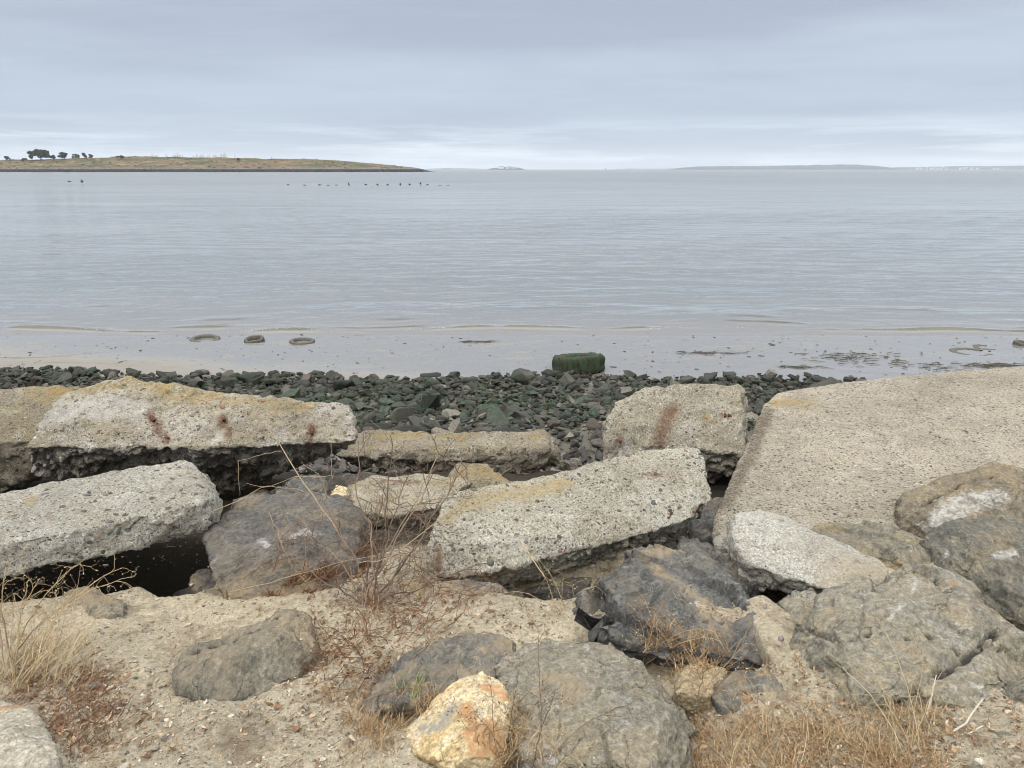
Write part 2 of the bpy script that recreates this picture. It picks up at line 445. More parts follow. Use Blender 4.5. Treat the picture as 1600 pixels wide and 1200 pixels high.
def mat_island_stone(name, ramp_stops, by='island', rough=0.8, spec=0.4, bump=0.5, bs=60):
    n = NT(name); co = n.obj(); g = n.node('ShaderNodeNewGeometry')
    r = g.outputs['Random Per Island'] if by == 'island' else n.node('ShaderNodeObjectInfo').outputs['Random']
    c = n.ramp(r, ramp_stops)
    f = n.noise(co, bs, 5, 0.7)
    c = n.gain(c, n.rng(f, 0.3, 0.7, 0.65, 1.3, sm=False))
    return n.done(c, rough, spec, n.bump(f, bump, 0.01))
# ------------------------------------------------------------------ the ground of the bank
PY_ = [-30, -3, 0.5, 1.65, 2.9, 3.6, 3.95, 4.35, 4.75, 5.4, 5.75, 6.1, 7.0, 8.0, 9.5, 11.0, 12.7, 14.0, 15.5, 17.2, 20, 26, 60]
PZ_ = [2.7, 2.6, 2.36, 2.24, 2.02, 1.90, 1.74, 1.52, 1.62, 1.50, 1.30, 1.08, 0.72, 0.52, 0.36, 0.24, 0.135, 0.09, 0.045, 0.0, -0.12, -0.5, -2.2]
HOLES = []
def hole(px, py, z, rx, ry, depth, rot=0.0):
    p = W(px, py, -z); HOLES.append((p.x, p.y, rx, ry, depth, rot))
hole(95, 868, 2.05, 0.92, 0.31, 0.80, 0.52)
hole(285, 905, 2.0, 0.13, 0.13, 0.09)
hole(850, 885, 2.0, 0.40, 0.24, 0.40, 0.15)
hole(955, 875, 2.0, 0.25, 0.2, 0.35)
hole(1110, 830, 1.9, 0.35, 0.45, 0.8)
hole(1215, 905, 2.0, 0.25, 0.22, 0.60)
hole(1275, 960, 2.0, 0.12, 0.14, 0.3)
hole(700, 745, 1.8, 1.2, 0.22, 0.35)
hole(500, 720, 1.8, 0.8, 0.2, 0.35)
hole(1500, 1000, 2.0, 0.6, 0.4, 0.3)
hole(900, 1130, 2.15, 0.42, 0.40, 0.10)
hole(1060, 1000, 2.1, 0.36, 0.20, 0.10)
hole(1160, 1080, 2.1, 0.16, 0.10, 0.06)
hole(700, 1080, 2.12, 0.30, 0.22, 0.07)
hole(390, 1030, 2.1, 0.30, 0.18, 0.04)
def ground_z(x, y):
    x = np.asarray(x, float); y = np.asarray(y, float)
    z = np.interp(y, PY_, PZ_)
    bank = smooth(7.5, 4.5, y)
    for (hx, hy, rx, ry, d, rot) in HOLES:
        c, s = math.cos(rot), math.sin(rot)
        u = ((x - hx) * c + (y - hy) * s) / rx; v = (-(x - hx) * s + (y - hy) * c) / ry
        z = z - d * 1.5 * np.exp(-(u * u + v * v) ** 3 * 0.7)
    p = np.stack([x.ravel(), y.ravel(), np.zeros(x.size)], 1)
    det = 0.055 * fbm(p * 1.1, 3) + 0.036 * fbm(p * 4.3, 4) + 0.016 * ridged(p * 9, 4) + 0.009 * fbm(p * 38, 3)
    beach = 0.02 * fbm(p * 0.35, 3) + 0.004 * fbm(p * 3.0, 3)
    return z + det.reshape(x.shape) * bank + beach.reshape(x.shape) * (1 - bank) * smooth(20, 14, y)
def grid_mesh(name, ys, us, xof, zf, mat):
    Y, U = np.meshgrid(ys, us, indexing='ij'); X = xof(U, Y)
    Z = zf(X, Y)
    V = np.stack([X.ravel(), Y.ravel(), Z.ravel()], 1)
    r, c = len(ys), len(us); idx = np.arange(r * c).reshape(r, c)
    F = np.stack([idx[:-1, :-1].ravel(), idx[:-1, 1:].ravel(), idx[1:, 1:].ravel(), idx[1:, :-1].ravel()], 1)
    return mesh_np(name, V, F, mat)

def mat_dirt():
    n = NT('dirt'); co = n.pos()
    big = n.noise(co, 1.6, 5, 0.6); med = n.noise(co, 7, 6, 0.7); fine = n.noise(co, 60, 6, 0.78); grit = n.noise(co, 220, 4, 0.75)
    c = n.mix(n.rng(big, 0.36, 0.62), (0.60, 0.53, 0.40), (0.50, 0.44, 0.335))
    c = n.mix(n.rng(med, 0.50, 0.66, 0, 0.75), c, (0.32, 0.255, 0.18))
    c = n.mix(n.m('MULTIPLY', n.rng(n.noise(co, 2.6, 6, 0.7), 0.54, 0.64), n.rng(n.noise(co, 30, 4, 0.75), 0.35, 0.62, 0.2, 0.9)), c, (0.21, 0.165, 0.115))
    c = n.mix(n.rng(n.noise(co, 5, 5, 0.6), 0.56, 0.68, 0, 0.7), c, (0.68, 0.61, 0.475))
    h = n.m('MULTIPLY', fine, 0.5)
    for sc, keep in ((120.0, 0.35), (55.0, 0.16)):
        v = n.voro(n.mapp(co, scale=(1, 1, 1.2)), sc); cs = n.sep(v.outputs['Color'])
        ms = n.m('MULTIPLY', n.m('LESS_THAN', cs[0], keep), n.m('LESS_THAN', v.outputs['Distance'], n.rng(cs[1], 0, 1, 0.18, 0.40, sm=False)))
        ms = n.m('MULTIPLY', ms, n.rng(big, 0.40, 0.52, 0.25, 1.0))
        c = n.mix(n.m('MULTIPLY', ms, 0.8), c, n.ramp(cs[2], [(0, (0.12, 0.11, 0.10)), (0.3, (0.24, 0.21, 0.17)), (0.55, (0.36, 0.33, 0.28)), (0.8, (0.18, 0.13, 0.09)), (0.95, (0.58, 0.56, 0.5))], True))
        h = n.m('ADD', h, n.m('MULTIPLY', ms, 0.35))
    c = n.gain(c, n.rng(fine, 0.28, 0.72, 0.55, 1.42, sm=False)); c = n.gain(c, n.rng(grit, 0.3, 0.7, 0.72, 1.26, sm=False))
    # past the bank top, shade under the slabs is painted into the soil colour
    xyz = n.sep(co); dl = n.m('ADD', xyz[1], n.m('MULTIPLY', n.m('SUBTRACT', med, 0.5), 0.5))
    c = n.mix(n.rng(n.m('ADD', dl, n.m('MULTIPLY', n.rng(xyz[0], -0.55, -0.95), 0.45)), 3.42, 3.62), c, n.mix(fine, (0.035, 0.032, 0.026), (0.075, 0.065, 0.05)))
    nb = n.bump(n.noise(co, 24, 7, 0.78), 1.0, 0.04); nb = n.bump(h, 0.9, 0.012, nb)
    return n.done(c, 0.97, 0.15, nb)
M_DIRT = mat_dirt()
ys = [-26.0, -12, -6, -3, -1.5, -0.5, 0.3, 0.8, 1.1]
y = 1.2
while y < 8.2: ys.append(y); y += 0.0048 * (y + 0.6)
ys = np.array(ys)
us = np.concatenate([-np.geomspace(1.0, 12, 14)[::-1], np.linspace(-0.98, 0.98, 460), np.geomspace(1.0, 12, 14)])
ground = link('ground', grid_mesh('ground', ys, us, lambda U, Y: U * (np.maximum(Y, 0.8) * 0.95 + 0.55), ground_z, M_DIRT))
tag(ground, 'dusty tan earth of the sloping bank between the boulders', kind='structure')

def mesh_bvh(me):
    v = np.empty(len(me.vertices) * 3, np.float32); me.vertices.foreach_get('co', v); l = np.empty(len(me.loops), np.int32); me.loops.foreach_get('vertex_index', l)
    return BVHTree.FromPolygons(v.reshape(-1, 3).tolist(), l.reshape(-1, 4).tolist())
GB = mesh_bvh(ground.data); BEACHB = None
def gz(x, y):
    h = (GB if y < 8.0 or BEACHB is None else BEACHB).ray_cast(Vector((x, y, 8)), Vector((0, 0, -1)))[0]
    return h.z if h is not None else float(np.interp(y, PY_, PZ_))
# ------------------------------------------------------------------ rocks: hulls -> remeshed -> broken up
ALLBVH = []
NEARS = {12: .999, 13: .999, 15: .998, 23: .997, 24: .995, 25: .99, 11: .975, 14: .965, 16: .945, 17: .925, 18: .955, 19: .95, 20: .97, 22: .915, 26: .955, 27: .97, 28: .97, 29: .95, 30: .95, 31: .95, 32: .95, 33: .965, 34: .96, 35: .975, 36: .975}
NEAR = [1.0]
def hull_points(pts, ex):
    P = [W(p[0], p[1], p[2] * NEAR[0] if p[2] > 0 else p[2]) for p in pts]
    if NEAR[0] != 1.0:                                              # allow for what the cleavage planes take off
        cc = sum(P, Vector()) / len(P); P = [cc + (p - cc) * 1.075 for p in P]
    out = list(P)
    if ex:
        dy, dz, shrink = ex
        c = sum(P, Vector()) / len(P)
        for p in P:
            q = Vector((c.x + (p.x - c.x) * shrink, p.y + dy, p.z - dz)); out.append(q)
    return out
def remeshed(hulls, voxel, soft):
    bm = bmesh.new()
    for P in hulls:
        b2 = bmesh.new()
        for p in P: b2.verts.new(p)
        bmesh.ops.convex_hull(b2, input=b2.verts)
        bmesh.ops.delete(b2, geom=[v for v in b2.verts if not v.link_faces], context='VERTS')
        m2 = bpy.data.meshes.new('tmp'); b2.to_mesh(m2); b2.free(); bm.from_mesh(m2); bpy.data.meshes.remove(m2)
    bmesh.ops.recalc_face_normals(bm, faces=bm.faces)
    me = bpy.data.meshes.new('tmp'); bm.to_mesh(me); bm.free()
    ob = bpy.data.objects.new('tmp', me); COL.objects.link(ob)
    r = ob.modifiers.new('r', 'REMESH'); r.mode = 'VOXEL'; r.voxel_size = voxel
    if soft:
        s = ob.modifiers.new('s', 'SMOOTH'); s.factor = 0.5; s.iterations = soft
    dg = bpy.context.evaluated_depsgraph_get(); dg.update()
    ev = ob.evaluated_get(dg); m = ev.to_mesh()
    V = np.empty(len(m.vertices) * 3, np.float32); m.vertices.foreach_get('co', V)
    N = np.empty(len(m.vertices) * 3, np.float32); m.vertices.foreach_get('normal', N)
    L = np.empty(len(m.loops), np.int32); m.loops.foreach_get('vertex_index', L)
    T = np.empty(len(m.polygons), np.int32); m.polygons.foreach_get('loop_total', T)
    S = np.empty(len(m.polygons), np.int32); m.polygons.foreach_get('loop_start', S)
    ev.to_mesh_clear(); bpy.data.objects.remove(ob); bpy.data.meshes.remove(me)
    F4 = L[(S[T == 4][:, None] + np.arange(4))]; F3 = L[(S[T == 3][:, None] + np.arange(3))]
    return V.reshape(-1, 3).astype(float), N.reshape(-1, 3).astype(float), F3, F4
def seg_dist(V, P):
    d = np.full(len(V), 1e9)
    P = [np.array(p) for p in P]
    if len(P) == 1: return np.linalg.norm(V - P[0], axis=1)
    for a, b in zip(P[:-1], P[1:]):
        ab = b - a; t = np.clip(((V - a) @ ab) / (ab @ ab + 1e-12), 0, 1)
        d = np.minimum(d, np.linalg.norm(V - (a + t[:, None] * ab), axis=1))
    return d
def look(bvh, px, py):
    d = ray(px, py).normalized()
    h, nrm, i, dist = bvh.ray_cast(Vector((0, 0, CAM_Z)), d)
    return (h, nrm) if h is not None else (None, None)
def vnormals(V, F3, F4):
    N = np.zeros_like(V)
    for F in (F3, F4):
        if len(F) == 0: continue
        a, b, c = V[F[:, 0]], V[F[:, 1]], V[F[:, 2]]
        fn = np.cross(b - a, c - a)
        for k in range(F.shape[1]): np.add.at(N, F[:, k], fn)
    return N / (np.linalg.norm(N, axis=1)[:, None] + 1e-12)
ROCKS = {}
def rock(name, label, cat, hulls, mat, style='rock', vox=0.012, soft=6, seed=0, amp=1.0, paints=(), cracks=(), group=None, size=None, shave=None, lay=(0.3, 0.2, 0.9)):
    NEAR[0] = NEARS.get(seed, 1.0)
    V, N, F3, F4 = remeshed([hull_points(*h) for h in hulls], vox * 0.93, min(soft, 2) if style == 'rock' else soft)
    sz = size or float(np.ptp(V, axis=0).max()); q = V + seed * 13.7
    if style == 'rock':
        lv = np.array(lay); lv = lv / np.linalg.norm(lv)
        qs = q + (q @ lv)[:, None] * lv * 1.2                        # bedding: more change across the layers
        prs_ = np.random.default_rng(100 + seed); cen = V.mean(0)
        for _ in range(30):                                          # cleavage planes shave the hull
            nn = prs_.normal(size=3); nn /= np.linalg.norm(nn); s_ = (V - cen) @ nn; lim = s_.max() * (1 - prs_.uniform(0.02, 0.15) * (shave or min(amp + 0.2, 1)))
            V = V - nn * np.maximum(s_ - lim, 0)[:, None]
        N = vnormals(V, F3, F4); q = V + seed * 13.7; qs = q + (q @ lv)[:, None] * lv * 0.9
        wq = qs + 0.10 * sz * np.stack([fbm(q * (2.2 / sz) + k_, 2) for k_ in (0, 31, 57)], 1)
        big = fbm(q * (1.7 / sz), 3) * 0.030 * sz
        fa, sa = facets(wq, sz / 3.0, 0.17); fb, sb = facets(wq + 5, sz / 7.5, 0.13, 0.07); fc, sc_ = facets(wq + 9, max(sz / 20, 0.035), 0.22, 0.1)
        if shave: fa *= 1.5; fb *= 0.7                               # broad clean faces
        step = fa + fb + fc - 0.007 * sa * sz - 0.006 * sb * sz * (fbm(q * 3, 2) > 0)
        ter = (terrace(fbm(qs * (4.0 / sz) + 5, 3), 4, 0.22)) * 0.018 * sz
        rid = -np.maximum(ridged(qs * (6.0 / sz), 4) - 0.35, 0) * 0.018 * sz
        fine = fbm(qs * 14, 4) * 0.008 + fbm(q * 45, 3) * 0.004
        d = (big + step + ter + rid) * amp + fine
    elif style == 'round':
        d = (fbm(q * (1.7 / sz), 3) * 0.10 * sz + terrace(fbm(q * (3.4 / sz) + 5, 3), 4, 0.5) * 0.05 * sz) * amp + fbm(q * 11, 4) * 0.018 + fbm(q * 40, 3) * 0.004 - np.maximum(ridged(q * (5.0 / sz), 3) - 0.35, 0) * 0.03 * sz
    elif style == 'slab':        # broad flat concrete with gently worn surface
        d = fbm(q * 1.6, 3) * 0.022 + fbm(q * 8, 4) * 0.010 + fbm(q * 34, 3) * 0.005
        d = d * amp
    else:                        # broken reinforced concrete
        side = 1 - smooth(0.35, 0.85, np.abs(N[:, 2]))
        under = smooth(0.0, -0.6, N[:, 2])
        d = fbm(q * 2.4, 3) * 0.040 + terrace(fbm(q * 5 + 3, 3), 4, 0.35) * 0.030 * (0.35 + side) + fbm(q * 12, 4) * 0.020
        d = d - np.maximum(ridged(q * 7.5, 3) - 0.2, 0) * 0.035 * (0.25 + 1.5 * under) + fbm(q * 36, 3) * 0.006
        f1, f2, cid = cellular(q * 20); d = d + (cid > 0.62) * np.maximum(0.36 - f1, 0) * 0.024 - (cid < 0.16) * np.maximum(0.42 - f1, 0) * 0.05
        fa, sa = facets(q, 0.16, 0.12); fb, sb = facets(q + 3, 0.06, 0.14); d = d + (fa + fb) * (0.3 + 0.8 * side + 0.6 * under)
        d = d * amp
    V = V + N * d[:, None]
    tri = [tuple(f) for f in F3] + [tuple(f) for f in F4]
    bvh = BVHTree.FromPolygons(V.tolist(), tri)
    attrs = {}
    depth = 0
    for line, w_ in cracks:
        P = [look(bvh, *p)[0] for p in line]; P = [p for p in P if p is not None]
        if len(P) < 2: continue
        jit = fbm(V * 16, 3)[:, None] * 0.02 + fbm(V * 50 + 3, 2)[:, None] * 0.006
        dd = seg_dist(V + jit, P)
        V = V - N * (np.exp(-(dd / w_) ** 2) * w_ * 2.0)[:, None]
        attrs['dark'] = np.maximum(attrs.get('dark', 0), smooth(w_ * 1.1, w_ * 0.45, dd))
    for kind, line, r in paints:
        P = [look(bvh, *p)[0] for p in line]; P = [p for p in P if p is not None]
        if not P: continue
        jit = fbm(V * 9 + len(attrs), 2)[:, None] * np.array([[1, 0.6, 0.8]]) * r * 0.8
        dd = seg_dist(V + jit, P)
        attrs[kind] = np.maximum(attrs.get(kind, 0), np.clip(1.15 - 0.65 * dd / r, 0, 1))
    if cracks: bvh = BVHTree.FromPolygons(V.tolist(), tri)
    me = mesh_np(name, V, [F3, F4], mat)
    for k, a in attrs.items():
        at = me.attributes.new(k, 'FLOAT', 'POINT'); at.data.foreach_set('value', np.asarray(a, np.float32))
    o = recentre(me)
    ob = link(name, me, None, o); tag(ob, label, cat, group)
    N2 = vnormals(V, F3, F4)
    r_ = dict(ob=ob, V=V, N=N2, bvh=bvh, org=o); ROCKS[name + str(len(ROCKS))] = r_
    ALLBVH.append(bvh)
    return r_

# little stones for scattering ------------------------------------------------------
def hull_blob(rs, npt, flat=(1, 0.75, 0.5), pw=1.0):
    b = bmesh.new()
    for _ in range(npt):
        v = rs.normal(size=3); v /= np.linalg.norm(v); v *= rs.uniform(0.82, 1.0)
        b.verts.new(Vector(v * np.array(flat)))
    bmesh.ops.convex_hull(b, input=b.verts)
    bmesh.ops.delete(b, geom=[v for v in b.verts if not v.link_faces], context='VERTS')
    b.verts.index_update()
    V = np.array([v.co[:] for v in b.verts]); F = np.array([[v.index for v in f.verts] for f in b.faces]); b.free()
    return V, F
_rs = np.random.default_rng(5)
BLOBS = [hull_blob(_rs, 16) for _ in range(10)]
BLOBS_LO = [hull_blob(_rs, 9) for _ in range(10)]
BLOBS_FLAT = [hull_blob(_rs, 8, (1, 0.6, 0.16)) for _ in range(8)]
def rand_rot(n, rs, tilt=3.14):
    """n random rotation matrices: spin about z after a tilt"""
    a = rs.uniform(0, 2 * math.pi, n); b = rs.uniform(-tilt, tilt, n); c = rs.uniform(-tilt, tilt, n)
    def R(ax, t):
        M = np.zeros((len(t), 3, 3)); M[:, ax, ax] = 1; i, j = [(1, 2), (2, 0), (0, 1)][ax]
        M[:, i, i] = np.cos(t); M[:, j, j] = np.cos(t); M[:, i, j] = -np.sin(t); M[:, j, i] = np.sin(t); return M
    return R(2, a) @ R(0, b) @ R(1, c)
def scatter(soup, P, S, shapes, rs, tilt=0.4, align=None):
    n = len(P); Rm = rand_rot(n, rs, tilt)
    if align is not None:
        Z = align; A = np.cross(Z, np.array([0.3, 0.2, 0.93])); A /= np.linalg.norm(A, axis=1)[:, None] + 1e-9; B = np.cross(Z, A)
        Rm = np.stack([A, B, Z], 2) @ Rm
    k = rs.integers(0, len(shapes), n)
    for s in range(len(shapes)):
        m = np.where(k == s)[0]
        if len(m) == 0: continue
        V, F = shapes[s]
        VV = np.einsum('nij,vj->nvi', Rm[m], V) * S[m][:, None, None] + P[m][:, None, :]
        FF = F[None] + (np.arange(len(m)) * len(V))[:, None, None]
        soup.add(VV.reshape(-1, 3), FF.reshape(-1, F.shape[1]))

M_AGG = mat_island_stone('aggregate', [(0.0, (0.07, 0.072, 0.078)), (0.22, (0.16, 0.16, 0.155)), (0.42, (0.12, 0.10, 0.085)), (0.6, (0.26, 0.235, 0.2)),
                                       (0.75, (0.19, 0.145, 0.11)), (0.88, (0.42, 0.40, 0.36)), (0.985, (0.5, 0.48, 0.44)), (1.0, (0.30, 0.14, 0.10))], 'island', 0.75, 0.35, 0.4, 120)
M_AGG1 = mat_island_stone('aggregate_single', [(0.0, (0.06, 0.065, 0.072)), (0.3, (0.15, 0.15, 0.15)), (0.5, (0.11, 0.09, 0.075)), (0.7, (0.25, 0.22, 0.18)),
                                       (0.93, (0.2, 0.15, 0.11)), (1.0, (0.30, 0.13, 0.09))], 'object', 0.7, 0.4, 0.4, 120)
PEB = []
for i in range(6):
    V, F = hull_blob(_rs, 14, (1, 0.62, 0.45)); PEB.append(mesh_np('pebble', V, F, M_AGG1, True))
def aggregate(r, n_small, s_small, n_big, s_big, rs, seen=True):
    """stones set in the concrete: the larger as single parts, the rest as one"""
    V, N = r['V'], r['N']
    face = (V - np.array([0, 0, CAM_Z])); face /= np.linalg.norm(face, axis=1)[:, None]
    vis = (N * face).sum(1) < (-0.12 if seen else 2)
    ok = np.where(vis & (N[:, 2] > -0.35))[0]; allv = np.where(N[:, 2] > -0.6)[0]
    s = Soup(); idx = rs.choice(allv, n_small)
    S = s_small * rs.lognormal(0, 0.35, n_small)
    scatter(s, V[idx] - N[idx] * (S * 0.32)[:, None], S, BLOBS_LO, rs, 0.35, N[idx])
    s.V = [v - np.array(r['org']) for v in s.V]
    o = link('aggregate', s.build('aggregate', M_AGG), r['ob']); o['kind'] = 'stuff'
    idx = rs.choice(ok, n_big)
    for i in idx:
        sc = s_big * rs.lognormal(0, 0.25)
        o = link('pebble', PEB[rs.integers(0, 6)], r['ob'])
        nn = Vector(N[i]); o.location = Vector(V[i]) - nn * sc * 0.18 - r['org']
        o.rotation_euler = (nn.to_track_quat('Z', 'Y').to_matrix() @ Matrix.Rotation(rs.uniform(0, 6.28), 3, 'Z')).to_euler()
        o.scale = (sc, sc, sc)
M_RUST = (lambda n: n.done(n.mix(n.rng(n.noise(n.obj(), 60, 5, 0.7), 0.4, 0.6), (0.045, 0.024, 0.018), (0.12, 0.05, 0.028)), 0.9, 0.3, n.bump(n.noise(n.obj(), 120, 5, 0.8), 0.8, 0.006)))(NT('rusty_iron'))
def rebar(r, px, py, dirpx, length, rad=0.011, out=0.6):
    h, nn = look(r['bvh'], px, py)
    if h is None: return
    h2, n2 = look(r['bvh'], px + dirpx[0], py + dirpx[1])
    t = (h2 - h).normalized() if h2 is not None else Vector((1, 0, 0))
    d = (t + nn * out).normalized()
    pts = [h - nn * 0.015 + d * (length * k / 5 - 0.01) + Vector((random.uniform(-1, 1), random.uniform(-1, 1), random.uniform(-1, 1))) * 0.0025 for k in range(6)]
    s = Soup(); s.tube([p - r['org'] for p in pts], [rad * 1.1, rad * 1.15, rad, rad * 1.08, rad * 0.9, rad * 0.4], 7)
    link('rebar_stub', s.build('rebar_stub', M_RUST), r['ob'])

MC_A = mat_concrete('concrete_pebbly', (0.57, 0.555, 0.50), (0.47, 0.45, 0.39), (0.70, 0.69, 0.64), 24, 0.42, 70, 0.40, 0.12, seed=1.3)
MC_B = mat_concrete('concrete_lichen', (0.48, 0.445, 0.385), (0.36, 0.32, 0.26), (0.66, 0.64, 0.60), 22, 0.30, 64, 0.35, 0.25, seed=4.1)
MC_D = mat_concrete('concrete_olive', (0.39, 0.35, 0.28), (0.29, 0.255, 0.20), (0.50, 0.47, 0.39), 30, 0.35, 75, 0.45, 0.30, seed=7.7)
MC_E = mat_concrete('concrete_cream', (0.52, 0.48, 0.39), (0.42, 0.37, 0.28), (0.62, 0.59, 0.52), 30, 0.2, 80, 0.3, 0.3, seed=2.9)
MC_G = mat_concrete('concrete_beam', (0.56, 0.535, 0.455), (0.46, 0.42, 0.335), (0.70, 0.68, 0.61), 26, 0.34, 74, 0.38, 0.0, seed=9.2, lich_k=0.8, lich_a=(0.44, 0.36, 0.19), lich_b=(0.50, 0.37, 0.16))
MC_J = mat_concrete('concrete_block', (0.50, 0.465, 0.39), (0.38, 0.345, 0.275), (0.64, 0.61, 0.54), 34, 0.25, 85, 0.4, 0.2, seed=5.5)
MC_I = mat_concrete('concrete_apron', (0.49, 0.44, 0.355), (0.42, 0.375, 0.30), (0.60, 0.56, 0.48), 28, 0.5, 58, 0.62, 0.0, seed=3.3)
MC_K = mat_concrete('concrete_pale', (0.60, 0.585, 0.53), (0.51, 0.485, 0.42), (0.68, 0.665, 0.62), 34, 0.03, 90, 0.06, 0.0, seed=6.4, lich_k=0.7, lich_a=(0.46, 0.38, 0.26), lich_b=(0.52, 0.43, 0.29))

# A: pebbly beam, left foreground -----------------------------------------------------
T1, T2, F1_, F2_ = W(0, 768, -2.33), W(286, 713, -2.34), W(0, 850, -2.34), W(322, 782, -2.32)
d1 = (T2 - T1).normalized(); d2 = (F2_ - F1_).normalized()
hA = [T1 - d1 * 1.0, T2, F1_ - d2 * 1.0, F2_, W(318, 738, -2.30), W(344, 770, -2.24)]
hA += [p + Vector((0.0, 0.03, -0.15)) for p in (F1_ - d2 * 1.0, F2_)] + [W(335, 828, -2.14), W(200, 866, -2.17), W(348, 800, -2.17)]
hA += [p + Vector((0, 0.0, -0.24)) for p in (T1 - d1 * 1.0, T2)]
class _Raw: pass
def raw(P): return ([tuple(p) for p in P], 'RAW')
_hp = hull_points
def hull_points(pts, ex):
    if ex == 'RAW': return [Vector(p) for p in pts]
    return _hp(pts, ex)
rA = rock('concrete_beam', 'pale concrete beam studded with coloured pebbles, nearest on the left edge', 'beam', [raw(hA)], MC_A, 'concrete', 0.012, 10, 1, 0.55,
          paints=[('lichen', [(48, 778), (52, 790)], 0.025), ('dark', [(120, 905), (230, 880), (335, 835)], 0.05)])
aggregate(rA, 900, 0.0075, 70, 0.023, _rs)

# B: long lichen-topped beam ------------------------------------------------------------
hB = [(100, 606, 4.7), (150, 596, 4.8), (205, 589, 4.8), (262, 598, 4.8), (350, 622, 4.75), (430, 625, 4.75), (545, 633, 4.7), (556, 650, 4.6),
      (62, 650, 4.46), (110, 628, 4.52), (300, 640, 4.54), (545, 655, 4.55), (42, 700, 4.22), (250, 698, 4.22), (400, 700, 4.26), (556, 690, 4.42),
      (46, 745, 4.42), (150, 765, 4.6), (350, 770, 4.72), (430, 738, 4.72), (530, 712, 4.75), (300, 700, 5.15), (100, 700, 5.1), (540, 690, 5.1)]
rB = rock('concrete_beam', 'long broken concrete beam with orange lichen along its top and three rusty bar ends', 'beam', [(hB, None)], MC_B, 'concrete', 0.016, 11, 2, 1.35,
          paints=[('lichen', [(200, 596), (300, 618), (430, 632)], 0.10), ('lichen', [(420, 632), (480, 636)], 0.07), ('lichen', [(110, 612), (170, 605)], 0.06),
                  ('rust', [(232, 645), (250, 668), (262, 690)], 0.030), ('rust', [(348, 652), (356, 680)], 0.030), ('rust', [(487, 665), (484, 690), (480, 700)], 0.035),
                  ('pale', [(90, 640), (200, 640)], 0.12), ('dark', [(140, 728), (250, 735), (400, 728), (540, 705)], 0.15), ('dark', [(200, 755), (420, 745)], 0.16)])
aggregate(rB, 1500, 0.010, 45, 0.022, _rs)
for a in ((236, 650, (10, 18), 0.10), (258, 682, (6, 5), 0.05), (349, 652, (4, 16), 0.09), (488, 668, (-2, 12), 0.09)): rebar(rB, *a, rad=0.014)
# C: slab behind on the left
hC = [(-330, 610, 5.3), (0, 616, 5.3), (60, 603, 5.3), (128, 604, 5.2), (150, 640, 4.95), (-330, 690, 4.7), (0, 690, 4.72), (45, 690, 4.72), (55, 740, 4.75), (-330, 790, 4.75), (0, 768, 4.75), (40, 765, 4.85), (-330, 720, 5.3), (100, 720, 5.2)]
rC = rock('concrete_slab', 'grey brown concrete slab at the left edge, behind the lichen-topped beam', 'slab', [(hC, None)], MC_D, 'concrete', 0.018, 6, 3, 0.9,
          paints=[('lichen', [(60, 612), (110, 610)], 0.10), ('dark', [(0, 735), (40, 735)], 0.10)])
aggregate(rC, 700, 0.011, 12, 0.022, _rs)
# D: middle back beam
hD = [(528, 672, 5.85), (700, 671, 5.85), (850, 673, 5.85), (866, 690, 5.72), (500, 702, 5.5), (700, 694, 5.5), (850, 697, 5.5), (520, 712, 5.42), (700, 722, 5.42), (872, 715, 5.5),
      (560, 728, 5.5), (700, 738, 5.5), (830, 742, 5.5), (884, 733, 5.55), (600, 700, 6.1), (850, 705, 6.1), (520, 700, 6.0)]
rD = rock('concrete_beam', 'olive stained concrete beam lying in the middle, in front of the beach rocks', 'beam', [(hD, None)], MC_D, 'concrete', 0.019, 7, 4, 1.25,
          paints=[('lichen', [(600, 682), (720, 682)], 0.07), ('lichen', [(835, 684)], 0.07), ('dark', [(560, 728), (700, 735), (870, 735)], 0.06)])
aggregate(rD, 1100, 0.011, 20, 0.024, _rs)
# J: block with the big rust streak
hJ = [(968, 622, 5.25), (1003, 606, 5.3), (1055, 600, 5.3), (1110, 601, 5.3), (1160, 601, 5.3), (950, 650, 5.12), (944, 690, 4.98), (945, 722, 4.95), (1163, 640, 5.10), (1166, 710, 4.88), (1100, 640, 5.08), (1000, 660, 5.02),
      (1090, 705, 4.82), (1155, 738, 4.95), (1110, 752, 5.1), (1000, 740, 5.1), (1000, 640, 5.75), (1160, 640, 5.75), (1150, 690, 5.8), (960, 700, 5.7)]
rJ = rock('concrete_block', 'upright square concrete block with a wide rust streak down its face', 'block', [(hJ, None)], MC_J, 'concrete', 0.016, 6, 5, 1.1,
          paints=[('rust', [(1050, 640), (1040, 665), (1030, 692)], 0.06), ('rust', [(968, 690), (966, 702)], 0.035), ('pale', [(975, 700)], 0.05), ('rust', [(1128, 648), (1140, 650)], 0.022),
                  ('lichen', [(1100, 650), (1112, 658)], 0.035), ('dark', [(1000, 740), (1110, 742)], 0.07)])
aggregate(rJ, 1100, 0.0095, 22, 0.02, _rs)
for a in ((1133, 650, (10, 0), 0.06), (970, 690, (3, 0), 0.03)): rebar(rJ, *a, rad=0.018, out=0.2)
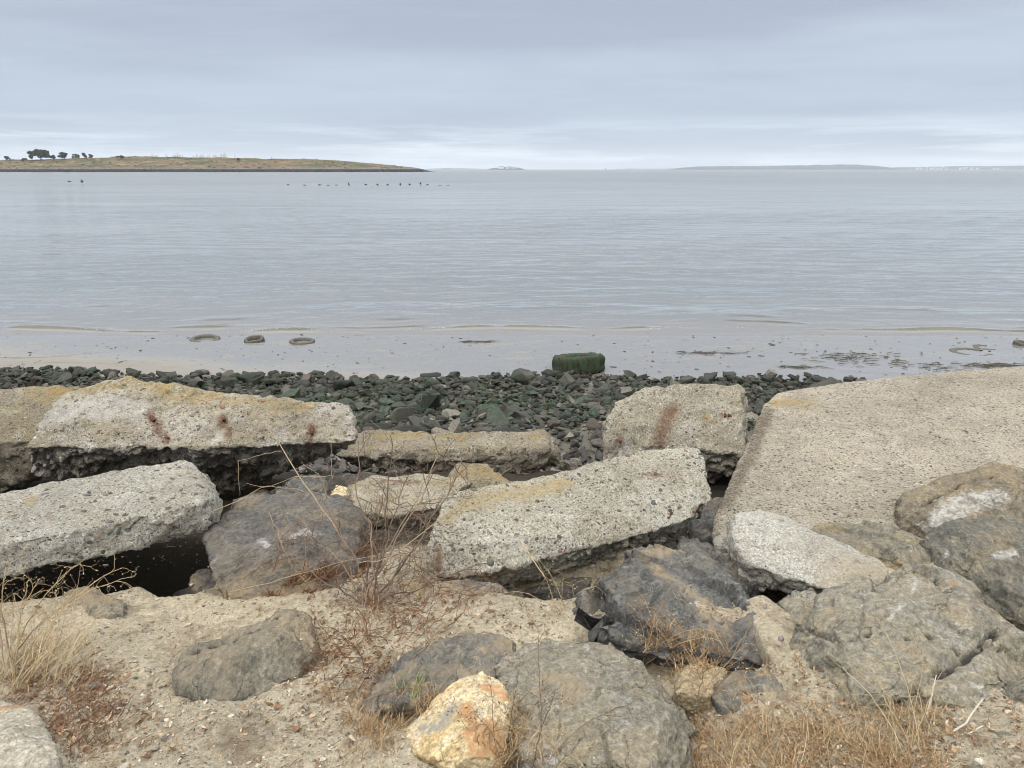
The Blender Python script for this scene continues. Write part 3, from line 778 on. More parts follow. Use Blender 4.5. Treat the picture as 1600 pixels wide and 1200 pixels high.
# I: wide apron slab on the right
ZI = 1.93
rim = [(1112, 852, -ZI), (1112, 812, -ZI), (1140, 762, -ZI), (1168, 720, -ZI), (1186, 668, -ZI), (1192, 630, -ZI), (1212, 612, -ZI), (1300, 598, -ZI), (1400, 590, -1.95), (1500, 582, -1.97), (1600, 570, -2.0), (1800, 556, -2.02), (2300, 556, -2.0), (2300, 760, -ZI), (1750, 860, -ZI)]
rI = rock('concrete_apron', 'wide flat weathered concrete slab full of small stones, right side', 'slab', [(rim, (0.05, 0.38, 0.93))], MC_I, 'slab', 0.020, 5, 6, 1.1,
          paints=[('lichen', [(1215, 628), (1250, 628)], 0.14), ('dark', [(1200, 640), (1175, 710), (1130, 790)], 0.05), ('pale', [(1120, 845), (1150, 840)], 0.05)])
aggregate(rI, 9000, 0.0085, 190, 0.0165, _rs)
# E, F: cream pieces in the middle
hE = [(541, 756, 4.3), (580, 742, 4.4), (680, 742, 4.4), (738, 752, 4.3), (535, 785, 4.1), (560, 798, 4.0), (612, 808, 3.95), (680, 795, 3.98), (700, 780, 4.05), (620, 770, 4.1), (680, 765, 4.15)]
rE = rock('concrete_slab', 'cream broken concrete slab behind the dead bush twigs', 'slab', [(hE, (0.12, 0.22, 0.9))], MC_E, 'concrete', 0.013, 4, 7, 0.8,
          paints=[('rust', [(600, 752), (650, 754)], 0.03), ('dark', [(560, 800), (640, 808)], 0.03)])
aggregate(rE, 400, 0.009, 10, 0.016, _rs)
hF = [(700, 742, 4.65), (716, 722, 4.75), (760, 722, 4.75), (785, 738, 4.65), (802, 752, 4.55), (780, 770, 4.45), (700, 768, 4.4), (740, 745, 4.5)]
rF = rock('concrete_chunk', 'small yellowish concrete chunk between two beams in the middle', 'concrete chunk', [(hF, (0.2, 0.3, 0.8))], MC_D, 'concrete', 0.014, 5, 8, 0.8, paints=[('lichen', [(730, 735), (780, 745)], 0.1)])
# G: the main beam in the centre
G_top = [(690, 786, 3.42), (722, 768, 3.52), (800, 757, 3.62), (872, 744, 3.72), (950, 722, 3.85), (1012, 704, 3.98)]
G_bot = [(664, 872, 3.10), (672, 897, 3.06), (716, 905, 3.06), (800, 885, 3.12), (900, 857, 3.24), (1000, 840, 3.34), (1086, 808, 3.48)]
G_mid = [(668, 830, 3.2), (760, 850, 3.16), (900, 810, 3.36)]
G1 = G_top + G_bot + G_mid + [(1060, 720, 3.9), (1104, 770, 3.62)]
G2 = [(1012, 704, 4.0), (1040, 702, 4.02), (1088, 699, 4.05), (1100, 715, 4.0), (1098, 745, 3.85), (1114, 772, 3.66), (1104, 790, 3.56), (1000, 760, 3.7), (1000, 730, 3.84)]
rG = rock('concrete_beam', 'large tilted concrete beam in the centre resting on a black boulder', 'beam', [(G1, (0.16, 0.20, 0.93)), (G2, (0.12, 0.16, 0.9))], MC_G, 'concrete', 0.0115, 6, 9, 0.7,
          paints=[('rust', [(685, 862), (684, 880), (682, 888)], 0.022), ('lichen', [(740, 785), (780, 775), (870, 758)], 0.075), ('lichen', [(700, 810), (720, 790)], 0.05),
                  ('rust', [(1094, 790), (1084, 806)], 0.02), ('pale', [(810, 844)], 0.03), ('rust', [(1005, 741), (1030, 742)], 0.014), ('dark', [(740, 903), (900, 860), (1010, 842)], 0.018)])
aggregate(rG, 1600, 0.008, 90, 0.018, _rs)
for a in ((686, 856, (3, 4), 0.03), (808, 838, (10, -8), 0.06), (930, 812, (9, 9), 0.06), (1042, 812, (10, -16), 0.085)): rebar(rG, *a, rad=0.0125, out=0.12)
# K: pale column
hK1 = [(1147, 800, 3.42), (1188, 795, 3.50), (1217, 803, 3.50), (1252, 822, 3.36), (1142, 832, 3.28), (1150, 860, 3.18), (1180, 884, 3.08), (1200, 840, 3.2), (1260, 870, 3.08), (1232, 902, 3.0)]
hK2 = [(1252, 822, 3.36), (1340, 864, 3.14), (1384, 880, 3.06), (1396, 903, 2.96), (1372, 915, 2.9), (1292, 920, 2.88), (1232, 902, 2.98), (1290, 870, 3.02)]
rK = rock('concrete_column', 'smooth pale broken concrete column lying among the boulders', 'column', [(hK1, (0.12, 0.16, 0.9)), (hK2, (0.12, 0.16, 0.9))], MC_K, 'concrete', 0.011, 8, 10, 0.6,
          paints=[('lichen', [(1300, 905), (1340, 890), (1385, 895)], 0.10)])
aggregate(rK, 120, 0.005, 4, 0.012, _rs)
# ------------------------------------------------------------------ boulders
MR_BLACK = mat_rock('rock_black', (0.125, 0.127, 0.122), (0.088, 0.09, 0.09), (0.20, 0.20, 0.188), 1.0, 0.2, 0.3)
MR_DGREY = mat_rock('rock_dark_grey', (0.145, 0.138, 0.13), (0.10, 0.098, 0.095), (0.20, 0.185, 0.165), 2.0, 0.2, 0.2, warm=(0.19, 0.155, 0.105))
MR_GREEN = mat_rock('rock_grey_green', (0.265, 0.25, 0.20), (0.205, 0.195, 0.16), (0.35, 0.33, 0.275), 3.0, 0.5, 0.3, warm=(0.285, 0.25, 0.175), patches=(0.27, 0.262, 0.23))
MR_OLIVE = mat_rock('rock_olive_grey', (0.215, 0.20, 0.155), (0.15, 0.145, 0.12), (0.29, 0.26, 0.20), 4.0, 0.5, 0.3, warm=(0.28, 0.225, 0.13))
MR_BROWN = mat_rock('rock_brown', (0.20, 0.165, 0.115), (0.13, 0.115, 0.09), (0.27, 0.24, 0.185), 5.0, 0.5, 0.25, warm=(0.25, 0.205, 0.125))
MR_MUD = mat_rock('rock_dusty', (0.24, 0.215, 0.165), (0.185, 0.17, 0.14), (0.32, 0.275, 0.2), 6.0, 0.15, 0.8, warm=(0.31, 0.25, 0.165))
MR_ORANGE = mat_rock('rock_ochre', (0.54, 0.45, 0.30), (0.50, 0.38, 0.20), (0.60, 0.55, 0.43), 7.0, 0.7, 0.0, bumpk=0.7)
MR_TAN = mat_rock('rock_tan', (0.42, 0.34, 0.21), (0.34, 0.27, 0.17), (0.50, 0.43, 0.31), 8.0, 0.2, 0.3)
MR_PALE = mat_rock('rock_pale', (0.50, 0.46, 0.38), (0.42, 0.38, 0.31), (0.60, 0.57, 0.50), 9.0, 0.2, 0.2)
MR_DOLIVE = mat_rock('rock_dark_olive', (0.16, 0.155, 0.13), (0.115, 0.115, 0.10), (0.23, 0.215, 0.17), 12.0, 0.5, 0.2, warm=(0.22, 0.185, 0.12))
MR_MUDO = mat_rock('rock_dusty_olive', (0.20, 0.185, 0.145), (0.15, 0.14, 0.115), (0.27, 0.245, 0.195), 11.0, 0.4, 0.45, warm=(0.30, 0.25, 0.17))
MR_PATCH = mat_rock('rock_mottled', (0.165, 0.16, 0.145), (0.12, 0.12, 0.112), (0.24, 0.215, 0.165), 10.0, 0.4, 0.75, patches=(0.32, 0.265, 0.175))

# U: dark boulder behind the bush
rock('boulder', 'dark grey boulder splashed with white behind the dead bush', 'boulder',
     [([(430, 752, 3.7), (480, 765, 3.75), (530, 780, 3.7), (556, 820, 3.55), (562, 870, 3.25), (530, 920, 2.98), (440, 955, 2.84), (355, 950, 2.84), (332, 890, 3.0), (330, 830, 3.3), (360, 778, 3.6), (400, 760, 3.68), (430, 830, 3.25), (470, 860, 3.1)], (0.35, 0.6, 0.95))],
     MR_DGREY, 'round', 0.0125, 6, 11, 0.8, paints=[('pale', [(460, 838), (478, 830), (492, 835)], 0.022), ('pale', [(405, 845), (415, 852)], 0.02), ('dustp', [(350, 935), (480, 935)], 0.07)])
rock('boulder', 'small blue-grey rock peeking out between the long beam and the dark boulder', 'rock', [([(450, 752, 4.1), (470, 742, 4.2), (505, 745, 4.2), (518, 765, 4.05), (490, 775, 4.0), (455, 770, 4.0)], (0.2, 0.2, 0.9))], MR_BLACK, 'rock', 0.014, 4, 12)
rock('stone', 'little ochre stone wedged beside the cream slab', 'stone', [([(513, 765, 4.12), (524, 757, 4.15), (540, 755, 4.15), (540, 775, 4.05), (520, 775, 4.05)], (0.1, 0.15, 0.9))], MR_ORANGE, 'rock', 0.012, 2, 13)
# H: black boulder under the centre beam
rock('boulder', 'large black boulder with a dusty crest carrying the centre beam', 'boulder',
     [([(1000, 860, 3.22), (1040, 840, 3.3), (1085, 862, 3.2), (1150, 925, 2.92), (1190, 985, 2.66), (1222, 1010, 2.52), (1215, 1045, 2.36), (1130, 1030, 2.38), (1040, 1010, 2.42), (965, 1000, 2.46), (925, 990, 2.5), (908, 950, 2.66),
        (950, 905, 2.95), (1060, 920, 2.78), (1110, 980, 2.52), (1000, 950, 2.62)], (0.35, 0.45, 0.95))],
     MR_BLACK, 'rock', 0.010, 2, 14, 0.75, shave=1.1, paints=[('dustp', [(1010, 862), (1050, 858)], 0.06), ('dustp', [(1030, 890), (1095, 940), (1130, 985)], 0.04), ('pale', [(1090, 942)], 0.015)])
rock('boulder', 'black ledge of rock behind the large black boulder, below the wide slab', 'boulder',
     [([(1045, 842, 3.5), (1100, 850, 3.5), (1150, 862, 3.4), (1182, 885, 3.25), (1190, 930, 3.05), (1170, 950, 2.95), (1100, 900, 3.1)], (0.3, 0.4, 0.9))], MR_BLACK, 'rock', 0.0115, 4, 15)
# Q: big grey-green rock, bottom centre
rock('boulder', 'big rounded grey-green boulder at the bottom centre of the view', 'boulder',
     [([(798, 1042, 2.30), (835, 1018, 2.38), (870, 1005, 2.44), (960, 997, 2.46), (1015, 1015, 2.38), (1055, 1055, 2.22), (1078, 1115, 1.98), (1082, 1230, 1.62), (790, 1160, 1.80), (795, 1240, 1.60), (920, 1070, 2.02), (960, 1150, 1.76), (1000, 1090, 1.95), (950, 1260, 1.5)], (0.2, 0.45, 0.95))],
     MR_GREEN, 'rock', 0.0085, 2, 16, 0.5, shave=1.15, paints=[('dustp', [(865, 1055), (900, 1080)], 0.05), ('pale', [(868, 1185)], 0.02), ('pale', [(912, 1038)], 0.012)])
# R: ochre stone
rock('boulder', 'white and orange wedge-shaped stone in front of the big grey-green boulder', 'rock',
     [([(626, 1156, 1.95), (660, 1120, 2.04), (702, 1082, 2.12), (722, 1058, 2.20), (770, 1054, 2.20), (794, 1080, 2.12), (797, 1125, 1.98), (778, 1185, 1.80), (745, 1196, 1.78), (700, 1186, 1.80), (645, 1172, 1.86), (730, 1110, 1.96), (755, 1140, 1.86)], (0.12, 0.28, 0.92))],
     MR_ORANGE, 'rock', 0.0075, 3, 17, 0.4, paints=[('rust', [(765, 1075), (785, 1085)], 0.035), ('rust', [(728, 1105), (735, 1140), (745, 1180)], 0.024), ('rust', [(768, 1135), (765, 1175)], 0.05), ('grey', [(700, 1115), (690, 1135), (668, 1135)], 0.030)])
# S: flat mottled rock behind R
rock('boulder', 'flat mottled dark rock patched with tan lichen behind the orange stone', 'rock',
     [([(600, 1050, 2.30), (650, 1015, 2.42), (720, 990, 2.54), (790, 985, 2.56), (815, 1010, 2.46), (800, 1045, 2.30), (790, 1075, 2.2), (700, 1095, 2.16), (600, 1100, 2.12), (575, 1078, 2.18), (690, 1040, 2.28)], (0.1, 0.3, 0.95))],
     MR_PATCH, 'rock', 0.010, 5, 18, 0.5)
# T: half buried boulder on the left
rock('boulder', 'rounded olive-grey boulder half buried in the dirt, left of centre', 'boulder',
     [([(288, 1060, 2.16), (300, 1022, 2.28), (370, 978, 2.46), (440, 948, 2.62), (478, 965, 2.58), (488, 1010, 2.42), (465, 1050, 2.26), (405, 1080, 2.14), (340, 1092, 2.08), (380, 1020, 2.26), (430, 1000, 2.36)], (0.08, 0.30, 0.92))],
     MR_MUDO, 'round', 0.0095, 10, 19, 0.9, paints=[('dustp', [(310, 1000), (400, 965), (440, 950)], 0.04)], cracks=[([(300, 1020), (350, 1005), (400, 985), (440, 960)], 0.008)])
# X: rock in the left hollow
rock('boulder', 'brown-grey rock under the pebbly beam behind the dry weeds', 'rock',
     [([(75, 965, 2.72), (90, 925, 2.9), (150, 915, 2.92), (190, 945, 2.8), (202, 985, 2.6), (160, 1000, 2.5), (100, 995, 2.52), (140, 955, 2.68)], (0.2, 0.3, 0.9))], MR_MUD, 'rock', 0.011, 6, 20, 0.6)
rock('stone', 'small tan stone in the hollow under the pebbly beam', 'stone', [([(207, 955, 2.82), (215, 942, 2.88), (235, 943, 2.88), (233, 962, 2.78), (212, 966, 2.76)], (0.06, 0.08, 0.9))], MR_TAN, 'rock', 0.008, 2, 21)
# bottom-left pale rock
rock('boulder', 'pale cream rock cut off by the bottom left corner', 'rock',
     [([(-80, 1110, 2.02), (-30, 1095, 2.08), (20, 1097, 2.07), (42, 1108, 2.02), (72, 1148, 1.86), (88, 1170, 1.78), (70, 1215, 1.66), (-60, 1250, 1.6), (10, 1160, 1.74)], (0.1, 0.3, 0.95))], MR_PALE, 'rock', 0.009, 2, 22, 0.3, paints=[('rust', [(8, 1106), (24, 1104)], 0.02)])
# L, M, N, O, P, bottom right
rock('boulder', 'long low grey-brown boulder behind the pale column', 'boulder',
     [([(1270, 822, 3.50), (1330, 816, 3.56), (1420, 826, 3.52), (1455, 850, 3.38), (1468, 885, 3.2), (1440, 905, 3.08), (1390, 890, 3.1), (1300, 850, 3.28), (1400, 855, 3.25)], (0.25, 0.3, 0.95))], MR_OLIVE, 'rock', 0.0125, 6, 23, 0.6)
rock('boulder', 'angular brown boulder with a crusty white patch at the right edge', 'boulder',
     [([(1418, 775, 3.85), (1425, 763, 3.95), (1500, 742, 4.1), (1545, 721, 4.2), (1600, 742, 4.1), (1700, 760, 4.0), (1412, 822, 3.62), (1450, 835, 3.45), (1520, 845, 3.35), (1640, 850, 3.3), (1500, 780, 3.68), (1570, 770, 3.72)], (0.3, 0.4, 0.95))],
     MR_BROWN, 'rock', 0.013, 3, 24, 0.45, paints=[('pale', [(1470, 810), (1500, 785), (1545, 775)], 0.075), ('pale', [(1460, 825)], 0.05)], cracks=[([(1440, 790), (1500, 755), (1560, 738)], 0.012)])
rock('boulder', 'dark olive boulder at the right edge below the crusty brown boulder', 'boulder',
     [([(1452, 835, 3.36), (1480, 822, 3.42), (1560, 815, 3.42), (1650, 800, 3.45), (1460, 875, 3.18), (1500, 905, 3.0), (1570, 940, 2.86), (1640, 980, 2.7), (1540, 860, 3.08), (1620, 880, 3.0)], (0.3, 0.5, 0.95))],
     MR_DOLIVE, 'rock', 0.012, 3, 25, 0.6, paints=[('pale', [(1560, 868), (1580, 866)], 0.03), ('pale', [(1480, 865)], 0.02)])
rock('boulder', 'very large cracked olive-grey boulder filling the lower right', 'boulder',
     [([(1290, 928, 2.76), (1312, 915, 2.82), (1400, 905, 2.86), (1455, 905, 2.86), (1250, 1040, 2.24), (1300, 1092, 2.02), (1400, 1140, 1.88), (1470, 1140, 1.88), (1500, 1100, 1.98), (1420, 1000, 2.3), (1330, 980, 2.4), (1560, 1000, 2.36), (1500, 960, 2.55)], (0.3, 0.45, 0.95)),
      ([(1405, 897, 2.92), (1430, 887, 2.98), (1478, 886, 2.98), (1530, 908, 2.88), (1560, 940, 2.76), (1610, 990, 2.56), (1700, 1080, 2.22), (1500, 1130, 1.92), (1640, 1150, 1.9), (1560, 1040, 2.16), (1500, 960, 2.5)], (0.3, 0.45, 0.95))],
     MR_GREEN, 'rock', 0.0100, 2, 26, 0.5, shave=1.15,
     paints=[('pale', [(1432, 908), (1425, 925), (1405, 950), (1392, 965), (1380, 970)], 0.007), ('pale', [(1400, 952), (1390, 950)], 0.007), ('pale', [(1305, 1018), (1290, 1045), (1272, 1068)], 0.008), ('rust', [(1490, 910)], 0.02), ('pale', [(1530, 1075)], 0.035)],
     cracks=[([(1390, 1115), (1430, 1080), (1470, 1050), (1520, 1015), (1560, 985)], 0.017), ([(1475, 1000), (1500, 1022)], 0.010), ([(1312, 1003), (1340, 998), (1362, 985)], 0.009), ([(1415, 996), (1455, 994)], 0.009)])
rock('rock', 'small faceted olive rock wedged left of the largest boulder', 'rock', [([(1213, 940, 2.86), (1235, 925, 2.92), (1275, 918, 2.92), (1292, 940, 2.82), (1285, 975, 2.66), (1270, 995, 2.58), (1240, 975, 2.66)], (0.15, 0.25, 0.9))], MR_GREEN, 'rock', 0.0095, 2, 27, 0.6)
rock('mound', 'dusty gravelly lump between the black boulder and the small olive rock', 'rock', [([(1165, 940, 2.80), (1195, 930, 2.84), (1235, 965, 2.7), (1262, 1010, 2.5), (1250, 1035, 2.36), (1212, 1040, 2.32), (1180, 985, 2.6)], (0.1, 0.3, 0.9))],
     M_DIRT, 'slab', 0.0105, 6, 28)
rock('rock', 'brownish angular rock beside the grey-green boulder, under the brown tuft', 'rock', [([(1060, 1045, 2.26), (1090, 1032, 2.32), (1135, 1035, 2.32), (1142, 1065, 2.18), (1110, 1092, 2.08), (1065, 1085, 2.08)], (0.1, 0.2, 0.9))], MR_TAN, 'rock', 0.009, 4, 29, 0.6)
rock('rock', 'smooth slate-grey rock to the right of the brownish angular rock', 'rock', [([(1112, 1078, 2.12), (1145, 1050, 2.22), (1200, 1048, 2.24), (1228, 1075, 2.14), (1215, 1105, 2.04), (1130, 1112, 2.02)], (0.1, 0.2, 0.9))], MR_PATCH, 'rock', 0.009, 6, 30, 0.5)
rock('boulder', 'olive boulder with a pale face in the bottom right corner', 'boulder',
     [([(1465, 1150, 1.92), (1500, 1122, 2.02), (1560, 1108, 2.08), (1660, 1105, 2.1), (1700, 1200, 1.8), (1640, 1260, 1.62), (1470, 1240, 1.62), (1550, 1160, 1.84)], (0.1, 0.35, 0.95))], MR_OLIVE, 'rock', 0.009, 5, 31, 0.5)
rock('rock', 'pale pinkish stone half hidden in the dry grass at the bottom right', 'rock', [([(1305, 1170, 1.86), (1330, 1148, 1.92), (1370, 1155, 1.9), (1380, 1190, 1.78), (1330, 1205, 1.74)], (0.06, 0.12, 0.9))], MR_PALE, 'rock', 0.009, 5, 32, 0.5)
rock('rock', 'ochre flake of rock set in the dirt left of the green sprig', 'rock', [([(498, 1082, 2.18), (520, 1058, 2.26), (548, 1035, 2.34), (556, 1052, 2.26), (545, 1080, 2.16), (515, 1092, 2.12)], (0.03, 0.10, 0.95))], MR_TAN, 'rock', 0.008, 3, 33, 0.5)
rock('rock', 'dark grey shard left of the ochre and orange wedge stone', 'rock', [([(565, 1108, 2.08), (578, 1080, 2.16), (590, 1085, 2.14), (592, 1115, 2.04), (575, 1118, 2.03)], (0.04, 0.12, 0.9))], MR_BLACK, 'rock', 0.008, 2, 34, 0.5)
rock('rock', 'tan lump at the lower left tip of the centre beam', 'rock', [([(622, 930, 2.86), (632, 905, 2.98), (650, 900, 3.0), (662, 920, 2.9), (655, 935, 2.84)], (0.05, 0.12, 0.9))], MR_TAN, 'rock', 0.009, 3, 35, 0.5)
rock('rock', 'dark dusty ledge under the lower left of the centre beam', 'rock', [([(665, 915, 3.0), (740, 905, 3.05), (790, 915, 3.0), (795, 955, 2.8), (750, 950, 2.78), (690, 930, 2.86)], (0.1, 0.25, 0.9))], MR_PATCH, 'rock', 0.0105, 4, 36, 0.6, paints=[('dustp', [(700, 925), (760, 930)], 0.07)])
for k, (px, py) in enumerate(((978, 918), (970, 925), (983, 926))):
    h = W(px, py, 2.98)
    V, F = hull_blob(_rs, 26, (1, 0.95, 0.8)); me = mesh_np('stone', V * 0.017, F, MR_PALE)
    o = link('stone', me, None, (h.x, h.y, gz(h.x, h.y) + 0.006)); tag(o, 'little round pale stone in the hollow under the centre beam', 'stone', 'round stones under the centre beam')
rock('boulder', 'added black boulder darkening the gap under the left part of the pebbly beam', 'boulder', [([(-150, 830, 4.30), (60, 830, 4.30), (190, 835, 4.25), (-150, 900, 3.80), (60, 890, 3.90), (200, 890, 3.90), (-150, 990, 3.40), (190, 960, 3.60)], (0.3, 0.5, 1.0))], MR_BLACK, 'rock', 0.022, 2, 39, 0.4)  # added, like the next two, to turn the hollows under the beams black
rock('boulder', 'added black boulder darkening the gap under the right end of the pebbly beam', 'boulder', [([(200, 815, 4.35), (345, 800, 4.25), (200, 880, 3.90), (350, 860, 3.85), (210, 960, 3.55), (345, 930, 3.55)], (0.3, 0.5, 1.0))], MR_BLACK, 'rock', 0.020, 2, 40, 0.4)
rock('boulder', 'added dark rock that blackens the hollow beneath the centre beam', 'boulder', [([(720, 870, 3.7), (850, 850, 3.75), (960, 840, 3.7), (760, 905, 3.42), (930, 890, 3.45), (800, 940, 3.3), (920, 930, 3.3)], (0.3, 0.5, 1.0))], MR_BLACK, 'rock', 0.018, 2, 41, 0.4)
rock('rock', 'grey rock wedged low between the dark boulder and the pebbly beam', 'rock', [([(292, 905, 3.02), (310, 885, 3.12), (335, 890, 3.1), (345, 925, 2.95), (320, 940, 2.88), (298, 930, 2.92)], (0.1, 0.15, 0.9))], MR_DGREY, 'rock', 0.012, 2, 42, 0.6)
# backing boulders added behind the slabs to keep the gaps dark
rock('boulder', 'added boulder darkening the gap left of the cream slab', 'boulder', [([(430, 740, 4.7), (540, 735, 4.8), (620, 745, 4.8), (640, 770, 4.7), (450, 780, 4.6)], (0.3, 0.3, 0.9))], MR_BLACK, 'rock', 0.02, 4, 37, 0.5)
rock('boulder', 'added boulder darkening the gap right of the centre beam', 'boulder', [([(1080, 790, 4.45), (1120, 770, 4.5), (1180, 790, 4.4), (1180, 850, 4.1), (1090, 860, 4.1)], (0.3, 0.5, 0.9))], MR_BLACK, 'rock', 0.02, 4, 38, 0.5)
# ------------------------------------------------------------------ beach
def mat_beach():
    n = NT('wet_sand'); co = n.pos(); xyz = n.sep(co)
    big = n.noise(n.mapp(co, scale=(0.35, 1, 1)), 0.9, 5, 0.6, 0.3); med = n.noise(co, 5, 5, 0.65); fine = n.noise(co, 70, 5, 0.7)
    # distance up the beach, tilted: the sand to the left lies higher and is drained
    t = n.m('ADD', xyz[1], n.m('MULTIPLY', xyz[0], 0.23))
    t = n.m('ADD', t, n.m('MULTIPLY', n.m('SUBTRACT', big, 0.5), 2.6))
    wet = n.rng(t, 12.2, 13.7)
    sand = n.mix(med, (0.165, 0.152, 0.135), (0.205, 0.19, 0.168)); dark = n.mix(med, (0.155, 0.15, 0.145), (0.195, 0.19, 0.18))
    c = n.mix(wet, sand, dark)
    spots = n.m('MULTIPLY', n.rng(n.noise(n.mapp(co, scale=(0.30, 1, 1)), 2.6, 7, 0.72, 0.6), 0.54, 0.62), n.rng(xyz[1], 13.6, 15.0))
    c = n.mix(n.m('MULTIPLY', spots, 0.6), c, (0.10, 0.092, 0.072))
    c = n.mix(n.rng(n.m('ADD', n.m('ADD', xyz[1], n.m('MULTIPLY', med, 0.6)), n.m('MULTIPLY', xyz[0], 0.055)), 13.2, 12.8), c, n.mix(fine, (0.045, 0.045, 0.032), (0.10, 0.09, 0.07)))   # dark mud among the stones
    c = n.gain(c, n.rng(fine, 0.3, 0.7, 0.8, 1.2, sm=False))
    rough = n.m('ADD', n.rng(wet, 0, 1, 0.62, 0.07, sm=False), n.m('MULTIPLY', spots, 0.45))
    n.put(n.b.inputs['IOR'], n.rng(wet, 0, 1, 1.45, 2.1, sm=False))
    n.done(c, rough, 0.5, n.bump(n.m('ADD', n.noise(co, 3, 4, 0.6), n.m('MULTIPLY', fine, 0.06)), 0.20, 0.02))
    return n.mat
ysb = [7.9]
while ysb[-1] < 55: ysb.append(ysb[-1] * (1.0055 if ysb[-1] < 18.5 else 1.05))
beach = link('beach', grid_mesh('beach', np.array(ysb), np.linspace(-2.0, 2.0, 330), lambda U, Y: U * (Y * 0.85 + 3), lambda X, Y: ground_z(X, Y) + 0.004, mat_beach()))
BEACHB = mesh_bvh(beach.data)
tag(beach, 'wet grey-brown sand running down to the water', kind='structure')

# ------------------------------------------------------------------ water
def swash(x): return 17.9 + 0.35 * np.sin(x * 0.33 + 0.6) + 0.18 * np.sin(x * 1.1 + 2) + 0.07 * x * 0
def water_z(X, Y):
    fade = smooth(140, 25, Y); q = np.stack([X.ravel(), Y.ravel(), np.zeros(X.size)], 1)
    wx = (fbm(q * 0.07, 3) * 3.0).reshape(X.shape)
    amp = (0.55 + 0.9 * np.clip(fbm(q * np.array([0.05, 0.09, 1]) + 4, 3), -0.6, 1)).reshape(X.shape)
    z = 0.0
    for ang, lam, a in ((0.10, 1.9, 0.016), (-0.22, 1.35, 0.012), (0.33, 0.95, 0.008), (-0.42, 0.7, 0.005), (0.02, 3.4, 0.012)):
        k = 2 * math.pi / lam
        ph = k * (X * math.sin(ang) + Y * math.cos(ang) + wx * (0.35 if lam < 2 else .2))
        z = z + a * (1 - 2 * np.abs(np.sin(ph / 2)) ** 1.3) * (1 if lam > 0.8 else smooth(60, 25, Y))
    z = z * fade * amp * smooth(17.0, 20.5, Y)
    ex = (fbm(q * np.array([0.25, 0.02, 1]) + 7, 3)).reshape(X.shape)
    for off, a, w_, sd in ((0.0, 0.060, 0.10, 0), (0.62, 0.038, 0.13, 3), (1.5, 0.03, 0.2, 5), (2.9, 0.03, 0.25, 8)):
        c = swash(X) + off + 0.5 * (fbm(q * np.array([0.18, 0, 1]) + sd, 3)).reshape(X.shape)
        d = Y - c
        prof = np.where(d < 0, np.exp(-(d / w_) ** 2), np.exp(-(d / (w_ * 2.8)) ** 2))
        z = z + a * prof * np.clip(0.45 + 2.6 * ex * (1 if sd % 2 else -1) + 0.9 * (fbm(q * np.array([0.9, 0.3, 1]) + sd, 3)).reshape(X.shape), 0.05, 1.4)
    return z + 0.001
def mat_water():
    n = NT('water'); co = n.pos(); xyz = n.sep(co)
    Y = xyz[1]
    big = n.noise(n.mapp(co, scale=(0.012, 0.035, 1)), 1.0, 4, 0.6, 0.5)
    c = n.mix(n.rng(big, 0.35, 0.65), (0.125, 0.14, 0.145), (0.165, 0.17, 0.175))
    c = n.mix(n.rng(Y, 20.5, 17.6), c, (0.175, 0.17, 0.165))
    c = n.mix(n.m('MULTIPLY', n.rng(xyz[2], 0.016, 0.042), n.rng(Y, 22, 20)), c, (0.085, 0.08, 0.045))   # turbid olive crests, with the wave front's weaker reflection painted in as darker colour
    a = n.noise(n.mapp(co, scale=(0.34, 1.0, 1), rot=(0, 0, 0.12)), 1.15, 4, 0.5, 0.4)
    b = n.noise(n.mapp(co, scale=(0.42, 1.0, 1), rot=(0, 0, -0.3)), 3.6, 3, 0.5, 0.3)
    far = n.noise(n.mapp(co, scale=(0.10, 0.30, 1)), 1.0, 5, 0.6)
    gust = n.rng(n.noise(n.mapp(co, scale=(0.045, 0.11, 1), rot=(0, 0, 0.15)), 1.0, 4, 0.6, 0.6), 0.36, 0.64, 0.35, 1.6)
    h = n.m('ADD', n.m('MULTIPLY', n.m('MULTIPLY', a, 0.065), n.rng(Y, 16.5, 22)), n.m('MULTIPLY', b, n.rng(Y, 60, 18, 0.0, 0.012, sm=False)))
    h = n.m('MULTIPLY', n.m('ADD', h, n.m('MULTIPLY', far, 0.10)), gust)
    n.put(n.b.inputs['IOR'], 1.34)
    n.done(c, n.rng(Y, 18, 250, 0.08, 0.22, sm=False), 0.5, n.bump(h, 0.75, 1.0))
    return n.mat
yw = [16.3]
while yw[-1] < 15000: yw.append(yw[-1] * (1.0052 if yw[-1] < 75 else (1.02 if yw[-1] < 200 else 1.08)))
M_WATER = mat_water()
water = link('water', grid_mesh('water', np.array(yw), np.concatenate([-np.linspace(1.0, 2.2, 24)[::-1] , np.linspace(-0.97, 0.97, 360), np.linspace(1.0, 2.2, 24)]), lambda U, Y: U * (Y * 0.85 + 2), water_z, M_WATER))
tag(water, 'calm grey bay water with long low ripples', kind='structure')
# foam flecks on the little breaking edge
M_FOAM = (lambda n: n.done((0.62, 0.63, 0.62), 0.6, 0.5))(NT('foam'))
rs = np.random.default_rng(21)
s = Soup(); P = []; S = []
for x0, ln, k in ((-7.0, 1.6, 50), (-5.2, .8, 14), (-2.6, 1.2, 60), (-0.9, 0.5, 25), (-1.8, 0.3, 12), (3.3, 1.0, 40), (5.3, 0.5, 14), (-11, 2, 30), (8.5, 1.5, 30)):
    for _ in range(k):
        x = x0 + rs.uniform(0, ln); yy = float(swash(x)) + rs.normal(0, .05) + 0.5 * float(fbm(np.array([[x * 0.18, 0, 0]]) + 0, 3)[0])
        P.append((x, yy, float(water_z(np.array([[x]]), np.array([[yy]]))[0, 0]) + 0.002)); S.append(rs.uniform(0.008, 0.03))
scatter(s, np.array(P), np.array(S), BLOBS_FLAT, rs, 0.15)
